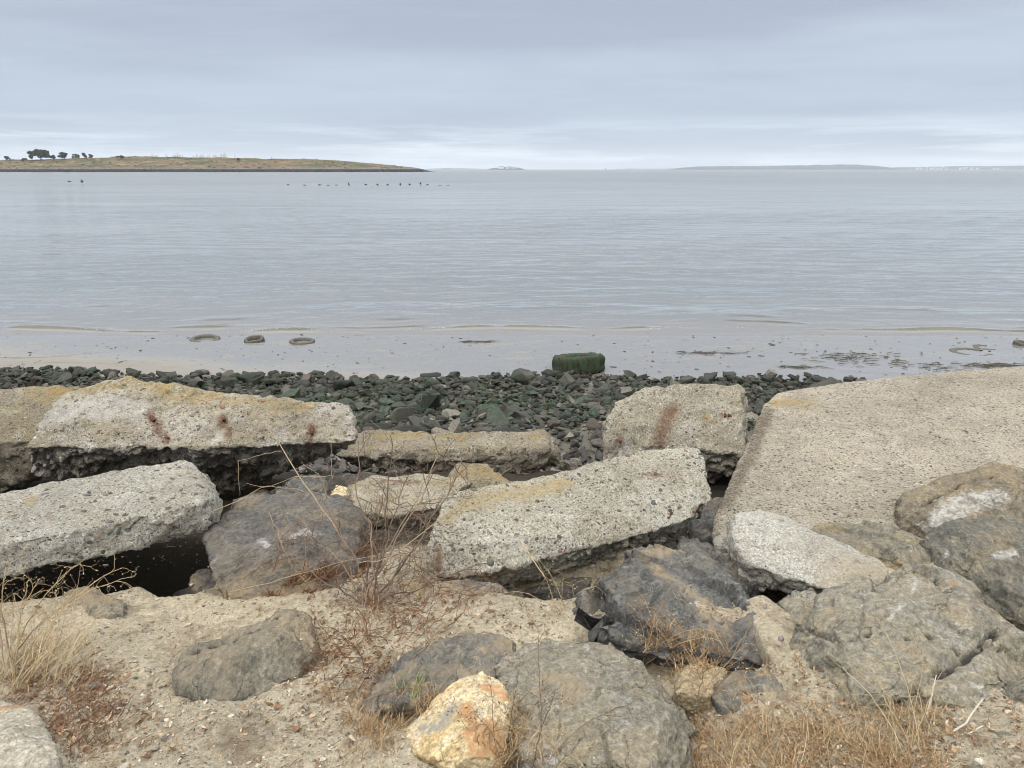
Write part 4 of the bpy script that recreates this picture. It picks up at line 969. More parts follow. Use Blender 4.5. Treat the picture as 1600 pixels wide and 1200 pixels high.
tag(link('foam', s.build('foam', M_FOAM)), 'white foam flecks along the first little wave', kind='stuff')

# ------------------------------------------------------------------ beach stones
def mat_beach_stone(by):
    n = NT('beach_stone_' + by); co = n.obj(); p = n.pos(); xyz = n.sep(p)
    r = n.node('ShaderNodeNewGeometry').outputs['Random Per Island'] if by == 'island' else n.node('ShaderNodeObjectInfo').outputs['Random']
    c = n.ramp(r, [(0, (0.038, 0.037, 0.034)), (0.3, (0.068, 0.064, 0.058)), (0.5, (0.05, 0.043, 0.038)), (0.62, (0.13, 0.115, 0.10)), (0.75, (0.11, 0.075, 0.065)), (0.86, (0.17, 0.15, 0.125)), (0.97, (0.24, 0.215, 0.18))])
    # weed covers the seaward stones; the nearest ones stay bare
    zone = n.m('MULTIPLY', n.rng(xyz[1], 8.6, 10.4), n.rng(xyz[1], 13.6, 12.2, 0.55, 1.0))
    patch = n.noise(n.mapp(p, scale=(0.6, 1, 1)), 0.9, 4, 0.6)
    r2 = n.m('FRACT', n.m('MULTIPLY', r, 17.31))
    g = n.m('MULTIPLY', zone, n.rng(n.m('ADD', n.m('MULTIPLY', patch, 1.3), n.m('MULTIPLY', r2, 0.5)), 0.68, 1.02))
    weed = n.mix(n.rng(n.noise(co, 22, 4, 0.7), 0.4, 0.6), (0.018, 0.034, 0.016), (0.058, 0.090, 0.048))
    c = n.mix(n.m('MULTIPLY', g, n.rng(n.nrmz(), -0.2, 0.5, 0.5, 1.0)), c, weed)
    far = n.m('MULTIPLY', n.rng(xyz[1], 11.2, 12.3), n.rng(r2, 0.2, 0.6))
    c = n.mix(n.m('MULTIPLY', far, 0.75), c, n.mix(n.noise(co, 30, 4, 0.7), (0.022, 0.020, 0.014), (0.05, 0.052, 0.032)))
    f = n.noise(co, 45, 5, 0.75)
    c = n.gain(c, n.rng(f, 0.3, 0.7, 0.35, 1.5, sm=False))
    return n.done(c, n.rng(f, 0.3, 0.7, 0.42, 0.7), 0.45, n.bump(f, 1.0, 0.035))
MBS_O, MBS_I = mat_beach_stone('object'), mat_beach_stone('island')
STN = []
for i in range(9):
    V, F = hull_blob(_rs, 15, (1, _rs.uniform(0.6, 0.85), _rs.uniform(0.42, 0.62)))
    b = bmesh.new(); vs = [b.verts.new(v) for v in V]
    for f in F: b.faces.new([vs[k] for k in f])
    bmesh.ops.subdivide_edges(b, edges=b.edges[:], cuts=3, use_grid_fill=True)
    bmesh.ops.smooth_vert(b, verts=b.verts[:], factor=0.5, use_axis_x=True, use_axis_y=True, use_axis_z=True)
    bmesh.ops.triangulate(b, faces=b.faces[:])
    b.verts.index_update(); V2 = np.array([v.co[:] for v in b.verts]); F2 = np.array([[v.index for v in f.verts] for f in b.faces]); b.free()
    N2 = vnormals(V2, F2, np.zeros((0, 4), int)); V2 = V2 + N2 * (fbm(V2 * 2.2 + i * 5, 3) * 0.16 + fbm(V2 * 7 + i, 3) * 0.05)[:, None]
    STN.append(mesh_np('beach_stone', V2, F2, MBS_O))
def bed_front(x):      # seaward edge of the stones
    return 13.05 + 0.16 * np.sin(x * 0.5) + 0.18 * np.sin(x * 1.37 + 1) - 0.04 * x
rs = np.random.default_rng(33)
big = []
cand = []
for _ in range(30000):
    yy = rs.uniform(7.2, 14.0); x = rs.uniform(-0.80 * yy - 1.5, 0.80 * yy + 1.5)
    if yy > bed_front(x) + rs.normal(0, 0.08): continue
    # a thin spot with standing water behind the beams
    if 7.0 < yy < 9.7 and 0.45 < x < 1.6 and rs.uniform() < 0.55: continue
    if 7.4 < yy < 9.4 and 2.6 < x < 3.8 and rs.uniform() < 0.5: continue
    cand.append((x, yy))
cand = np.array(cand)
# individuals: within view, well spaced
used = []
lines = [('dark weedy stone on the seaward rim', 'stones along the seaward rim of the stone bed'),
         ('green algae-covered stone in the stone bed', 'algae-covered stones in the bed of beach stones'),
         ('bare brown-grey stone nearest the bank', 'bare stones on the landward part of the stone bed')]
def inview(x, yy, z=0.3):
    d = Vector((x, yy, z - CAM_Z)); dep = d.y * CP - d.z * SP; u = 800 + FPX * d.x / dep; v = 600 - FPX * (d.y * SP + d.z * CP) / dep
    return u, v
n_ind = 0
for x, yy in cand:
    u, v = inview(x, yy)
    if not (-10 < u < 1240 and 562 < v < 740): continue
    if u < 560 and v > 640: continue
    if 560 < u < 870 and v > 676: continue
    if 940 < u < 1168 and v > 606: continue
    if any((x - a) ** 2 + (yy - b) ** 2 < (0.19) ** 2 for a, b in used): continue
    r = 0.085 * rs.lognormal(0, 0.42)
    if yy > 12.1: r *= 1.1
    me = STN[rs.integers(0, 9)]
    o = link('beach_stone', me, None, (x, yy, gz(x, yy) + r * 0.26 + rs.uniform(0, 0.05)))
    o.rotation_euler = (rs.uniform(-.5, .5), rs.uniform(-.5, .5), rs.uniform(0, 6.28)); o.scale = (r, r, r)
    L = lines[0] if yy > bed_front(x) - 0.7 else (lines[1] if yy > 9.9 else lines[2])
    zn = ('left of the lichen-topped beam', 'above the lichen-topped beam', 'above the olive beam', 'seaward of the square block', 'between block and wide slab')[int(np.searchsorted([90, 560, 880, 1165], u))]
    tag(o, L[0] + ', ' + zn, 'stone', L[1] + ', ' + zn); used.append((x, yy)); n_ind += 1
    if n_ind >= 290: break
P = cand[:15000]; n = len(P)
S = 0.058 * rs.lognormal(0, 0.5, n)
zz_ = ground_z(P[:, 0], P[:, 1]) + S * 0.22 + rs.uniform(0, 0.045, n)
s = Soup(); scatter(s, np.column_stack([P, zz_]), S, [hull_blob(_rs, 9, (1, _rs.uniform(.6, .85), _rs.uniform(.4, .65))) for _ in range(12)], rs, 0.45)
tag(link('beach_cobbles', s.build('beach_cobbles', MBS_I, False)), 'mass of smaller cobbles filling the stone bed', kind='stuff')
# rough clumps of weed-covered rubble, thickest towards the water
ib = bmesh.new(); bmesh.ops.create_icosphere(ib, subdivisions=2, radius=1); ib.verts.index_update(); IV = np.array([v.co[:] for v in ib.verts]); IF = np.array([[v.index for v in f.verts] for f in ib.faces]); ib.free()
CL = []
for k in range(7):
    r_ = 1 + 0.9 * fbm(IV * 1.6 + k * 9, 3) + 0.5 * fbm(IV * 4 + k, 2); CL.append((IV * r_[:, None] * np.array([1, .8, .42]), IF))
P2 = cand[15000:][: 6000]; P2 = P2[(P2[:, 1] > 9.6) | (rs.uniform(size=len(P2)) < .25)][:1900]; S2 = 0.047 * rs.lognormal(0, 0.4, len(P2)) * (1 + 0.35 * (P2[:, 1] > 12))
M_CLUMP = (lambda n: n.done(n.gain(n.mix(n.rng(n.noise(n.pos(), 3.5, 4, 0.6), 0.45, 0.58), (0.026, 0.025, 0.017), (0.028, 0.046, 0.028)), n.rng(n.noise(n.pos(), 70, 5, 0.8), 0.3, 0.7, 0.35, 1.7, sm=False)), 0.6, 0.45, n.bump(n.noise(n.pos(), 60, 5, 0.8), 1.0, 0.04)))(NT('weedy_rubble'))
s = Soup(); scatter(s, np.column_stack([P2, ground_z(P2[:, 0], P2[:, 1]) + S2 * 0.4 + 0.03]), S2, CL, rs, 0.4)
tag(link('weedy_rubble', s.build('weedy_rubble', M_CLUMP)), 'rough weed-covered lumps among the beach cobbles', kind='stuff')
# stragglers on the sand, a few named rocks
for (px, py, rr, lab) in ((122, 569, 0.16, 'lone dark stone on the sand near the left edge, seaward of the stone bed'), (490, 578, 0.15, 'green hump of stone rising above the seaward rim, left of middle'),
                          (317, 577, 0.20, 'domed dark stone on the seaward rim above the lichen-topped beam'), (172, 574, 0.20, 'pointed dark stone on the seaward rim at the left'),
                          (672, 581, 0.21, 'green pointed stone standing highest on the seaward rim'), (1000, 590, 0.20, 'round black stone on the rim just right of the big tyre'),
                          (1165, 594, 0.18, 'black stone on the rim above the square concrete block'), (1283, 591, 0.2, 'long dark stone lying behind the far edge of the wide slab'), (1330, 588, 0.18, 'dark peaked stone behind the far edge of the wide slab')):
    h = W(px, py + 4, -0.16); o = link('beach_stone', STN[rs.integers(0, 9)], None, (h.x, h.y, gz(h.x, h.y) + rr * 0.12)); o.scale = (rr * 1.25, rr, rr * 0.8); o.rotation_euler = (0.1, 0.1, rs.uniform(0, 6))
    tag(o, lab, 'stone')
# three long low stones close behind the olive beam
for (px, py, lx, lab) in ((640, 662, 0.34, 'long purplish-brown stone just behind the olive stained beam'), (790, 664, 0.30, 'long olive brown stone behind the right half of the olive stained beam'), (590, 655, 0.26, 'rough brown stone at the right end of the lichen-topped beam')):
    h = W(px, py + 8, -0.5); o = link('beach_stone', STN[rs.integers(0, 9)], None, (h.x, h.y, gz(h.x, h.y) + 0.09)); o.scale = (lx, 0.16, 0.16)
    tag(o, lab, 'stone')
# seaweed strands and bits on the wet sand
M_WEED = mat_island_stone('seaweed', [(0, (0.035, 0.032, 0.018)), (0.5, (0.05, 0.055, 0.025)), (0.8, (0.07, 0.035, 0.03)), (1, (0.03, 0.04, 0.03))], 'island', 0.6, 0.4, 0.3, 60)
s = Soup(); P = []; S = []
for _ in range(1700):
    yy = rs.uniform(12.6, 17.6); x = rs.uniform(-0.75 * yy, 0.8 * yy)
    dens = 0.35 + 0.65 * (x > 2.5) + 0.3 * (abs(yy - 15.5) < 0.8)
    if fbm(np.array([[x * 0.5, yy * 1.2, 3.3]]), 3)[0] + rs.uniform(-.5, .5) < 0.28 - 0.3 * (dens - .35): continue
    P.append((x, yy, gz(x, yy) + 0.006)); S.append(0.024 * rs.lognormal(0, 0.6))
scatter(s, np.array(P), np.array(S), BLOBS_FLAT, rs, 0.12)
tag(link('seaweed_scraps', s.build('seaweed_scraps', M_WEED, False)), 'scraps of seaweed and pebbles strewn on the wet sand', kind='stuff')
def weed_patch(px, py, w_, h_, n_, lab):
    c = W(px, py, -0.09); s = Soup()
    for _ in range(n_):
        x = c.x + rs.normal(0, w_); yy = c.y + rs.normal(0, h_); a = rs.normal(0, 0.5); L = rs.uniform(0.08, 0.3)
        pts = [(x + L * t * math.cos(a) + 0.03 * math.sin(t * 9 + x), yy + L * t * math.sin(a), gz(x, yy) + 0.01 + 0.01 * math.sin(t * 3.1)) for t in (0, .33, .66, 1)]
        s.tube([np.array(p) - np.array([c.x, c.y, 0]) for p in pts], [0.003, 0.007, 0.006, 0.002], 3)
    o = link('seaweed', s.build('seaweed', M_WEED), None, (c.x, c.y, 0)); tag(o, lab, 'seaweed', None, 'stuff')
weed_patch(1330, 556, 0.6, 0.32, 75, 'largest tangle of brown-green seaweed on the wet sand, right of the big tyre')
weed_patch(1440, 574, 0.5, 0.28, 36, 'tangle of seaweed on the sand near the far edge of the wide slab')
weed_patch(1545, 571, 0.35, 0.10, 80, 'thick green mat of seaweed at the far right behind the wide slab')
weed_patch(1100, 549, 0.35, 0.05, 30, 'thin dark strand of seaweed on the wet sand above the square block')
weed_patch(740, 530, 0.22, 0.03, 22, 'flat dark strand of seaweed near the first wave, centre')
weed_patch(1235, 574, 0.22, 0.04, 22, 'reddish strand of seaweed on the wet sand right of the square block')

# ------------------------------------------------------------------ tyres
M_ALGAE = (lambda n: n.done(n.gain(n.mix(n.rng(n.noise(n.obj(), 9, 5, 0.7), 0.42, 0.6), (0.030, 0.032, 0.018), (0.030, 0.058, 0.026)), n.rng(n.noise(n.obj(), 60, 4, 0.75), 0.3, 0.7, 0.5, 1.5, sm=False)), 0.75, 0.4,
                            n.bump(n.noise(n.mapp(n.obj(), scale=(1, 1, 0.3)), 70, 4, 0.7), 0.9, 0.03)))(NT('algae'))
M_RUB = (lambda n: n.done(n.gain(n.mix(n.noise(n.obj(), 8, 4, 0.7), (0.05, 0.05, 0.042), (0.11, 0.105, 0.085)), n.rng(n.noise(n.obj(), 60, 4, 0.7), 0.3, 0.7, 0.6, 1.4, sm=False)), 0.6, 0.4, n.bump(n.noise(n.obj(), 50, 4, 0.7), 0.8, 0.02)))(NT('muddy_rubber'))
M_POOL = (lambda n: n.done((0.10, 0.10, 0.09), 0.05, 0.5))(NT('standing_water')); 
def ring(R, r_in, h, seg=120, lugs=34, lug=0.02):
    prof = [(r_in, 0.02), (r_in - 0.01, h * 0.5), (r_in, h * 0.93), (r_in + (R - r_in) * 0.35, h * 1.0), (R * 0.93, h * 0.97), (R * 0.985, h * 0.86), (R, h * 0.70), (R, h * 0.5), (R, h * 0.3), (R * 0.985, h * 0.12), (R * 0.95, 0.0)]
    V = []; F = []
    for i in range(seg):
        a = 2 * math.pi * i / seg
        for j, (r, z) in enumerate(prof):
            k = math.sin(lugs * a + z / h * 2.2)
            rr = r + (lug * (1 if k > 0.1 else -1) * (1 if 4 < j < 10 else 0))
            V.append((rr * math.cos(a), rr * math.sin(a), z))
    m = len(prof)
    for i in range(seg):
        for j in range(m - 1):
            a, b = i * m + j, ((i + 1) % seg) * m + j; F.append((a, a + 1, b + 1, b)) if False else F.append((a, b, b + 1, a + 1))
    return np.array(V), np.array(F)
tc = W(908, 587, -0.12)
R_ = 0.505
tyre = empty('tyre', (tc.x, tc.y + R_, gz(tc.x, tc.y) - 0.05), 'large tyre lying flat, thickly covered in dark green algae', 'tyre')
tyre.rotation_euler = (math.radians(-8.5), math.radians(-1.0), 0.3)
V, F = ring(R_ * 0.97, 0.25, 0.31, 150, 30, 0.012); V = V + vnormals(V, np.zeros((0, 3), int), F) * (fbm(V * 7, 4) * 0.036 + fbm(V * 26, 3) * 0.018)[:, None]
link('casing', mesh_np('casing', V, F, M_ALGAE), tyre)
s = Soup(); Nn = vnormals(V, np.zeros((0, 3), int), F)
for _ in range(2600):
    i = rs.integers(0, len(V)); p = V[i]
    if p[2] < 0.03 or np.hypot(p[0], p[1]) < 0.3: continue
    nn = Nn[i]; L = rs.uniform(0.03, 0.08)
    q = p + nn * 0.022 + np.array([rs.normal(0, .006), rs.normal(0, .006), -L * 0.4 if p[2] < 0.33 else 0]); e = q + np.array([rs.normal(0, .012), rs.normal(0, .012), -L * 0.6]) - nn * 0.004
    s.tube([p, q, e], [0.006, 0.005, 0.002], 3)
w_ = link('weed_fringe', s.build('weed_fringe', M_ALGAE), tyre); w_['kind'] = 'stuff'
a = np.linspace(0, 2 * math.pi, 41)[:-1]; V = np.column_stack([0.27 * np.cos(a), 0.27 * np.sin(a), np.full(40, 0.24)]); V = np.vstack([V, [[0, 0, 0.24]]])
link('standing_water', mesh_np('standing_water', V, np.array([(i, (i + 1) % 40, 40) for i in range(40)]), M_POOL), tyre)
def half_tyre(px, py, R, h, sink, tilt, rz, lab, arc=(0, 6.2832), mat=M_RUB):
    c = W(px, py, -0.05)
    V, F = ring(R, R * 0.68, h * 0.85, 90, 22, 0.008)
    V = V + (fbm(V * 7 + px, 3) * 0.02)[:, None] * np.array([1, 1, 0.8])
    if arc != (0, 6.2832):
        seg = np.arctan2(V[:, 1], V[:, 0]) % 6.2832; keep = (seg > arc[0]) & (seg < arc[1]); F = F[keep[F].all(1)]
    o = link('half_buried_tyre', mesh_np('half_buried_tyre', V, F, mat), None, (c.x, c.y, gz(c.x, c.y) - sink)); o.rotation_euler = (tilt[0], tilt[1], rz); tag(o, lab, 'tyre')
half_tyre(472, 533, 0.285, 0.16, 0.085, (0.02, 0.03), 0, 'small muddy tyre ring sunk in wet sand, rightmost of three at the left')
half_tyre(320, 528, 0.33, 0.16, 0.10, (0.10, 0.03), 0.2, 'half sunk muddy tyre at the left, leftmost of the three tyre rings')
half_tyre(398, 531, 0.22, 0.20, 0.09, (0.12, -0.12), 0.5, 'tilted stub of muddy tyre between two tyre rings at the left')
half_tyre(1518, 550, 0.42, 0.14, 0.105, (0.0, 0.0), 0.4, 'broken tyre ring sunk in the shallow water at the right', (0.0, 5.2))
half_tyre(1542, 542, 0.26, 0.12, 0.085, (0.0, 0.0), 0.4, 'small broken tyre ring just behind the larger one at the right', (0.6, 4.6))
half_tyre(1600, 537, 0.22, 0.16, 0.08, (0.1, 0.1), 0.4, 'dark tyre end at the right edge of the shallows')

# ------------------------------------------------------------------ headland across the water
def mat_head():
    n = NT('headland_scrub'); co = n.pos(); z = n.sep(co)[2]
    st = n.mapp(co, scale=(0.018, 0.03, 0.12))
    c = n.mix(n.rng(n.noise(st, 1, 6, 0.65), 0.42, 0.58), (0.135, 0.098, 0.06), (0.065, 0.07, 0.04))
    c = n.mix(n.rng(n.noise(n.mapp(co, scale=(0.05, 0.07, 0.3)), 1, 5, 0.7), 0.55, 0.64, 0, 0.75), c, (0.235, 0.19, 0.125))
    c = n.mix(n.rng(n.noise(n.mapp(co, scale=(0.09, 0.12, 0.4)), 1, 4, 0.7), 0.60, 0.66, 0, 0.85), c, (0.055, 0.062, 0.04))
    gr = n.noise(n.mapp(co, scale=(0.4, 0.4, 0.6)), 1, 3, 0.7)
    sh = n.m('ADD', z, n.m('MULTIPLY', n.m('SUBTRACT', gr, 0.5), 2.6))
    c = n.mix(n.rng(sh, 7.2, 5.6), c, n.mix(n.rng(gr, 0.45, 0.6), (0.09, 0.082, 0.075), (0.19, 0.175, 0.155)))
    c = n.mix(n.rng(sh, 4.6, 3.9), c, (0.028, 0.026, 0.028))
    return n.done(c, 0.95, 0.1)
TOPY = [(-900, 246), (-500, 249), (-200, 251), (0, 249.5), (60, 248), (140, 245.5), (190, 243.5), (260, 245), (330, 245.5), (400, 247.5), (470, 247.8), (520, 250.5), (570, 255), (620, 259.5), (645, 262.5), (664, 267.6), (668, 268.6)]
YH = 1150.0
hx = np.array([W(px, 267, YH + 60).x for px, _ in TOPY]); hz = np.array([max(W(px, py, YH + 60).z, -1.5) for px, py in TOPY])
gx = np.arange(hx[0], hx[-1] + 1, 2.6); v_ = np.linspace(0, 1, 54)
GX, GV = np.meshgrid(gx, v_); top = np.interp(GX, hx, hz)
prof = np.interp(GV, [0, 0.02, 0.05, 0.10, 0.25, 0.5, 0.7, 1.0], [-0.14, 0.10, 0.22, 0.28, 0.55, 1.0, 0.9, -0.15])
GY = YH - 10 + GV * 190 - 0.00 * GX + np.interp(GX, [hx[0], hx[-1]], [-0, 20])
q = np.stack([GX.ravel() / 28, GY.ravel() / 28, np.zeros(GX.size)], 1)
GZ = top * prof + (fbm(q, 4).reshape(GX.shape) * 1.6 + ridged(q * 2.5, 3).reshape(GX.shape) * 0.5) * np.clip(prof, 0, 1) * np.clip(top / 10, 0, 1)
GZ = np.where(GV < 0.09, np.clip(GZ, -2, 3.4 * np.clip(GV / 0.05, 0, 1) + 0.3), GZ)
idx = np.arange(GX.size).reshape(GX.shape)
F = np.stack([idx[:-1, :-1].ravel(), idx[:-1, 1:].ravel(), idx[1:, 1:].ravel(), idx[1:, :-1].ravel()], 1)
head = link('headland', mesh_np('headland', np.column_stack([GX.ravel(), GY.ravel(), GZ.ravel()]), F, mat_head())); tag(head, 'low scrubby brown headland with a dark rocky shore', kind='structure')
HB = BVHTree.FromPolygons(np.column_stack([GX.ravel(), GY.ravel(), GZ.ravel()]).tolist(), F.tolist())
M_LEAF = mat_island_stone('dark_foliage', [(0, (0.022, 0.032, 0.018)), (0.5, (0.038, 0.052, 0.028)), (1, (0.06, 0.075, 0.04))], 'island', 0.9, 0.1, 0, 1)
M_BARK = (lambda n: n.done((0.06, 0.048, 0.038), 0.95, 0.1))(NT('bark'))
def leaf_cloud(s, c, rad, n_, size, rs):
    """leaf sized faces through the volume of a clump"""
    u = rs.normal(size=(n_, 3)); u /= np.linalg.norm(u, axis=1)[:, None]; u *= rs.uniform(0.35, 1.05, (n_, 1)) ** 0.6
    P = np.array(c) + u * np.array(rad)
    Rm = rand_rot(n_, rs); q = np.array([[-1, -.6, 0], [1, -.6, 0], [0.9, .7, 0.2], [-.8, .6, -.1]]) * size
    V = np.einsum('nij,vj->nvi', Rm, q) * rs.uniform(0.6, 1.4, (n_, 1, 1)) + P[:, None, :]
    s.add(V.reshape(-1, 3), (np.arange(n_)[:, None] * 4 + np.arange(4)[None]))
def far_tree(px, top, wpx, Y, lab, name='tree', clumps=7):
    x = W(px, 250, Y).x
    h = HB.ray_cast(Vector((x, Y, 200)), Vector((0, 0, -1)))[0]; z0 = h.z if h else 10
    zt = W(px, top, Y).z; H = max(zt - z0, 1.5); Rw = wpx * 0.5 * Y / FPX
    t = empty(name, (x, Y, z0 - 0.3), lab, 'tree' if H > 4 else 'bush', None)
    st = Soup()
    if H > 4:
        st.tube([(0, 0, 0), (Rw * .05, 0, H * .3), (-Rw * .08, 0, H * .6)], [H * .05, H * .035, H * .015], 6)
        for k in range(5):
            a = rs.uniform(0, 6.28); st.tube([(0, 0, H * .25), (Rw * .35 * math.cos(a), Rw * .35 * math.sin(a), H * .5), (Rw * .6 * math.cos(a), Rw * .6 * math.sin(a), H * .65)], [H * .025, H * .015, H * .005], 5)
        link('trunk', st.build('trunk', M_BARK), t)
    sc = Soup()
    for k in range(clumps):
        a = rs.uniform(0, 6.28); r_ = Rw * rs.uniform(0.1, 0.85); zc = H * (rs.uniform(0.38, 0.80) if H > 4 else rs.uniform(.2, .6))
        leaf_cloud(sc, (r_ * math.cos(a), r_ * math.sin(a), zc * (1 - 0.25 * (r_ / Rw) ** 2)), (Rw * rs.uniform(.24, .42), Rw * .38, H * rs.uniform(.12, .24)), 130, Rw * 0.07, rs)
    link('crown', sc.build('crown', M_LEAF, False), t)
for a in ((10, 243.0, 11, 1235, 'small lone tree at the far left of the headland'), (64, 231.5, 28, 1240, 'tallest broad dark tree on the headland', 'tree', 16), (50, 239, 12, 1236, 'low dark tree tucked against the left of the tallest tree'),
          (84, 239, 14, 1232, 'low spreading tree just right of the tallest headland tree'), (101, 236.5, 17, 1238, 'second broad tree right of the tallest headland tree', 'tree', 10), (118, 239, 11, 1236, 'slanting tree in the middle of the headland tree row'),
          (132, 238, 10, 1238, 'round tree second from the right end of the headland tree row'), (143, 239.5, 8, 1236, 'small tree at the right end of the headland tree row'), (190, 240.5, 12, 1230, 'flat dark bush alone on the headland crest', 'bush'),
          (37, 245.5, 9, 1230, 'low bush between the lone tree and the tallest tree', 'bush'), (372, 246.0, 6, 1230, 'small dark bush on the headland crest left of the bare slope', 'bush')): far_tree(*a)
# scrub over the slopes
sc = Soup()
for _ in range(420):
    x = rs.uniform(hx[2], hx[-2]); v0 = rs.uniform(1165, 1255)
    h = HB.ray_cast(Vector((x, v0, 200)), Vector((0, 0, -1)))[0]
    if h is None or h.z < 4.5: continue
    if fbm(np.array([[x / 60, v0 / 20, 1.0]]), 2)[0] < -0.12: continue
    r_ = rs.uniform(0.8, 2.6); leaf_cloud(sc, (x, v0, h.z + 0.3), (r_ * 1.6, r_, r_ * .45), 14, 0.45, rs)
tag(link('scrub', sc.build('scrub', M_LEAF, False)), 'dark scrub dotted over the headland slope', kind='stuff')
# dark boulders armouring the headland's waterline
sr = Soup(); n_ = 3200; xs = rs.uniform(hx[1], hx[-1] - 2, n_)
scatter(sr, np.column_stack([xs, YH - 7 + rs.uniform(-1, 6, n_) + np.interp(xs, [hx[0], hx[-1]], [0, 20]), rs.uniform(0.2, 2.6, n_)]), rs.uniform(0.7, 1.7, n_), BLOBS_LO, rs)
tag(link('shore_rocks', sr.build('shore_rocks', mat_island_stone('dark_rocks', [(0, (0.022, 0.021, 0.024)), (1, (0.05, 0.048, 0.05))], 'island', 0.9, .2, 0, 1), False)), 'band of black rocks along the headland waterline', kind='stuff')

# ------------------------------------------------------------------ the city behind the headland, islands and far shores
def flat_mat(name, c, r=0.9):
    n = NT(name); return n.done(n.gain(c, n.rng(n.noise(n.pos(), 0.02, 4, 0.6), 0.3, 0.7, 0.8, 1.2)), r, 0.2)
M_WALLW = flat_mat('pale_wall', (0.60, 0.60, 0.59)); M_WALLG = flat_mat('grey_wall', (0.34, 0.36, 0.40)); M_GLASSW = flat_mat('window_glass', (0.14, 0.16, 0.19), 0.3)
M_HILL = flat_mat('far_hill', (0.04, 0.06, 0.085)); M_ROOF = flat_mat('roof_dark', (0.10, 0.09, 0.09))
def box(s, x0, x1, y0, y1, z0, z1):
    s.add([(x0, y0, z0), (x1, y0, z0), (x1, y1, z0), (x0, y1, z0), (x0, y0, z1), (x1, y0, z1), (x1, y1, z1), (x0, y1, z1)],
          [(0, 3, 2, 1), (4, 5, 6, 7), (0, 1, 5, 4), (1, 2, 6, 5), (2, 3, 7, 6), (3, 0, 4, 7)])
def tower(px, top, wpx, Y, mat, lab, cat='building', base=266, floors=12, setback=True, group=None):
    p = W(px, top - 0.6, Y); w = wpx * 1.15 * Y / FPX; H = p.z
    t = empty('tower' if H > 60 else 'house', (p.x, Y, 0), lab, cat, group)
    s = Soup(); box(s, -w / 2, w / 2, 0, w * .9, 0, H * (0.92 if setback else 1))
    if setback: box(s, -w * .3, w * .32, w * .15, w * .7, H * .92, H)
    link('wall', s.build('wall', mat, False), t)
    s = Soup()
    for k in range(floors):
        z = H * (0.06 + 0.84 * k / floors); box(s, -w * .44, w * .44, -w * .012, w * .05, z, z + H * .40 / floors)
    link('window_band', s.build('window_band', M_GLASSW, False), t)
CT = [(237, 240.5, 3, 1), (243, 239.0, 3.5, 1), (259, 241, 1.2, 0), (272, 239.5, 4, 1), (276.5, 239.5, 1.2, 0), (280, 240, 4, 1), (284.6, 241, 1, 0), (302, 241.5, 3.5, 1), (307, 240.5, 1.6, 0), (314, 241.8, 6, 0),
      (324, 241, 3, 1), (327, 241, 1.2, 0), (334.5, 241.8, 4.5, 0), (345, 239.3, 2.2, 0), (350, 239, 3.6, 0), (366.5, 239.8, 1.0, 0), (384, 244.5, 2.4, 1), (398, 244.5, 2, 1), (424, 244.8, 1.2, 0), (205, 243.0, 3, 1)]
ORD = ['leftmost hazy pale', 'pale blocky', 'thin grey', 'broad white', 'slender grey', 'second broad white', 'needle-thin grey', 'stubby pale', 'narrow grey', 'wide low grey-blue', 'small pale', 'slim grey', 'low wide blue-grey', 'left half of the twin blue', 'tallest broad blue', 'tapering spire-like', 'short pale', 'tiny pale', 'faint thin', 'low pale']
for k, (px, top_, w_, m_) in enumerate(CT):
    nxt = '' if k in (14, 15, 3, 9) else (' a third' if px < 280 else (' halfway' if px < 350 else ' two thirds')) + ' along the headland'
    tower(px, top_, w_, 9000 + 40 * k, M_WALLW if m_ else M_WALLG, ORD[k] + ' distant city tower' + (nxt or ' behind the headland crest'), 'tower')
def far_ridge(name, pts, Y, depth, mat, lab, seed=0):
    xs = np.array([W(a, 260, Y).x for a, _ in pts]); zs = np.array([W(a, b, Y).z for a, b in pts])
    gx = np.linspace(xs[0], xs[-1], 260); g, v = np.meshgrid(gx, np.linspace(0, 1, 12))
    z = np.interp(g, xs, zs) * np.sin(np.clip(v, 0, 1) * math.pi) ** 0.7
    q = np.stack([g.ravel() / 160 + seed, v.ravel() * 3, np.zeros(g.size)], 1); z = z * (1 + 0.28 * fbm(q, 4).reshape(g.shape)) - 1.0 * (v == 0)
    idx = np.arange(g.size).reshape(g.shape); F = np.stack([idx[:-1, :-1].ravel(), idx[:-1, 1:].ravel(), idx[1:, 1:].ravel(), idx[1:, :-1].ravel()], 1)
    o = link(name, mesh_np(name, np.column_stack([g.ravel(), (Y + v * depth).ravel(), z.ravel()]), F, mat)); tag(o, lab, kind='structure'); return o
far_ridge('island', [(762, 264.4), (768, 262.6), (776, 262.0), (784, 261.2), (800, 260.4), (808, 261.8), (814, 262.3), (819, 264.2)], 6500, 300, M_HILL, 'small rocky island on the horizon in mid picture')
isl = empty('cellhouse', (W(783, 262, 6480).x, 6480, 0), 'long pale prison-like building on the small island at the horizon', 'building')
for (px, t_, w_, z0) in ((783, 260.7, 8, 8), (792.5, 261.8, 4, 6)):
    s = Soup(); p = W(px, t_, 6490); w = w_ * 6490 / FPX; box(s, p.x - w / 2 - isl.location.x, p.x + w / 2 - isl.location.x, 0, 30, z0, p.z); link('wall', s.build('wall', M_WALLW, False), isl)
s = Soup(); p = W(783, 260.0, 6490); box(s, -23, 23, 2, 28, W(783, 260.7, 6490).z, p.z); link('roof', s.build('roof', M_ROOF, False), isl)
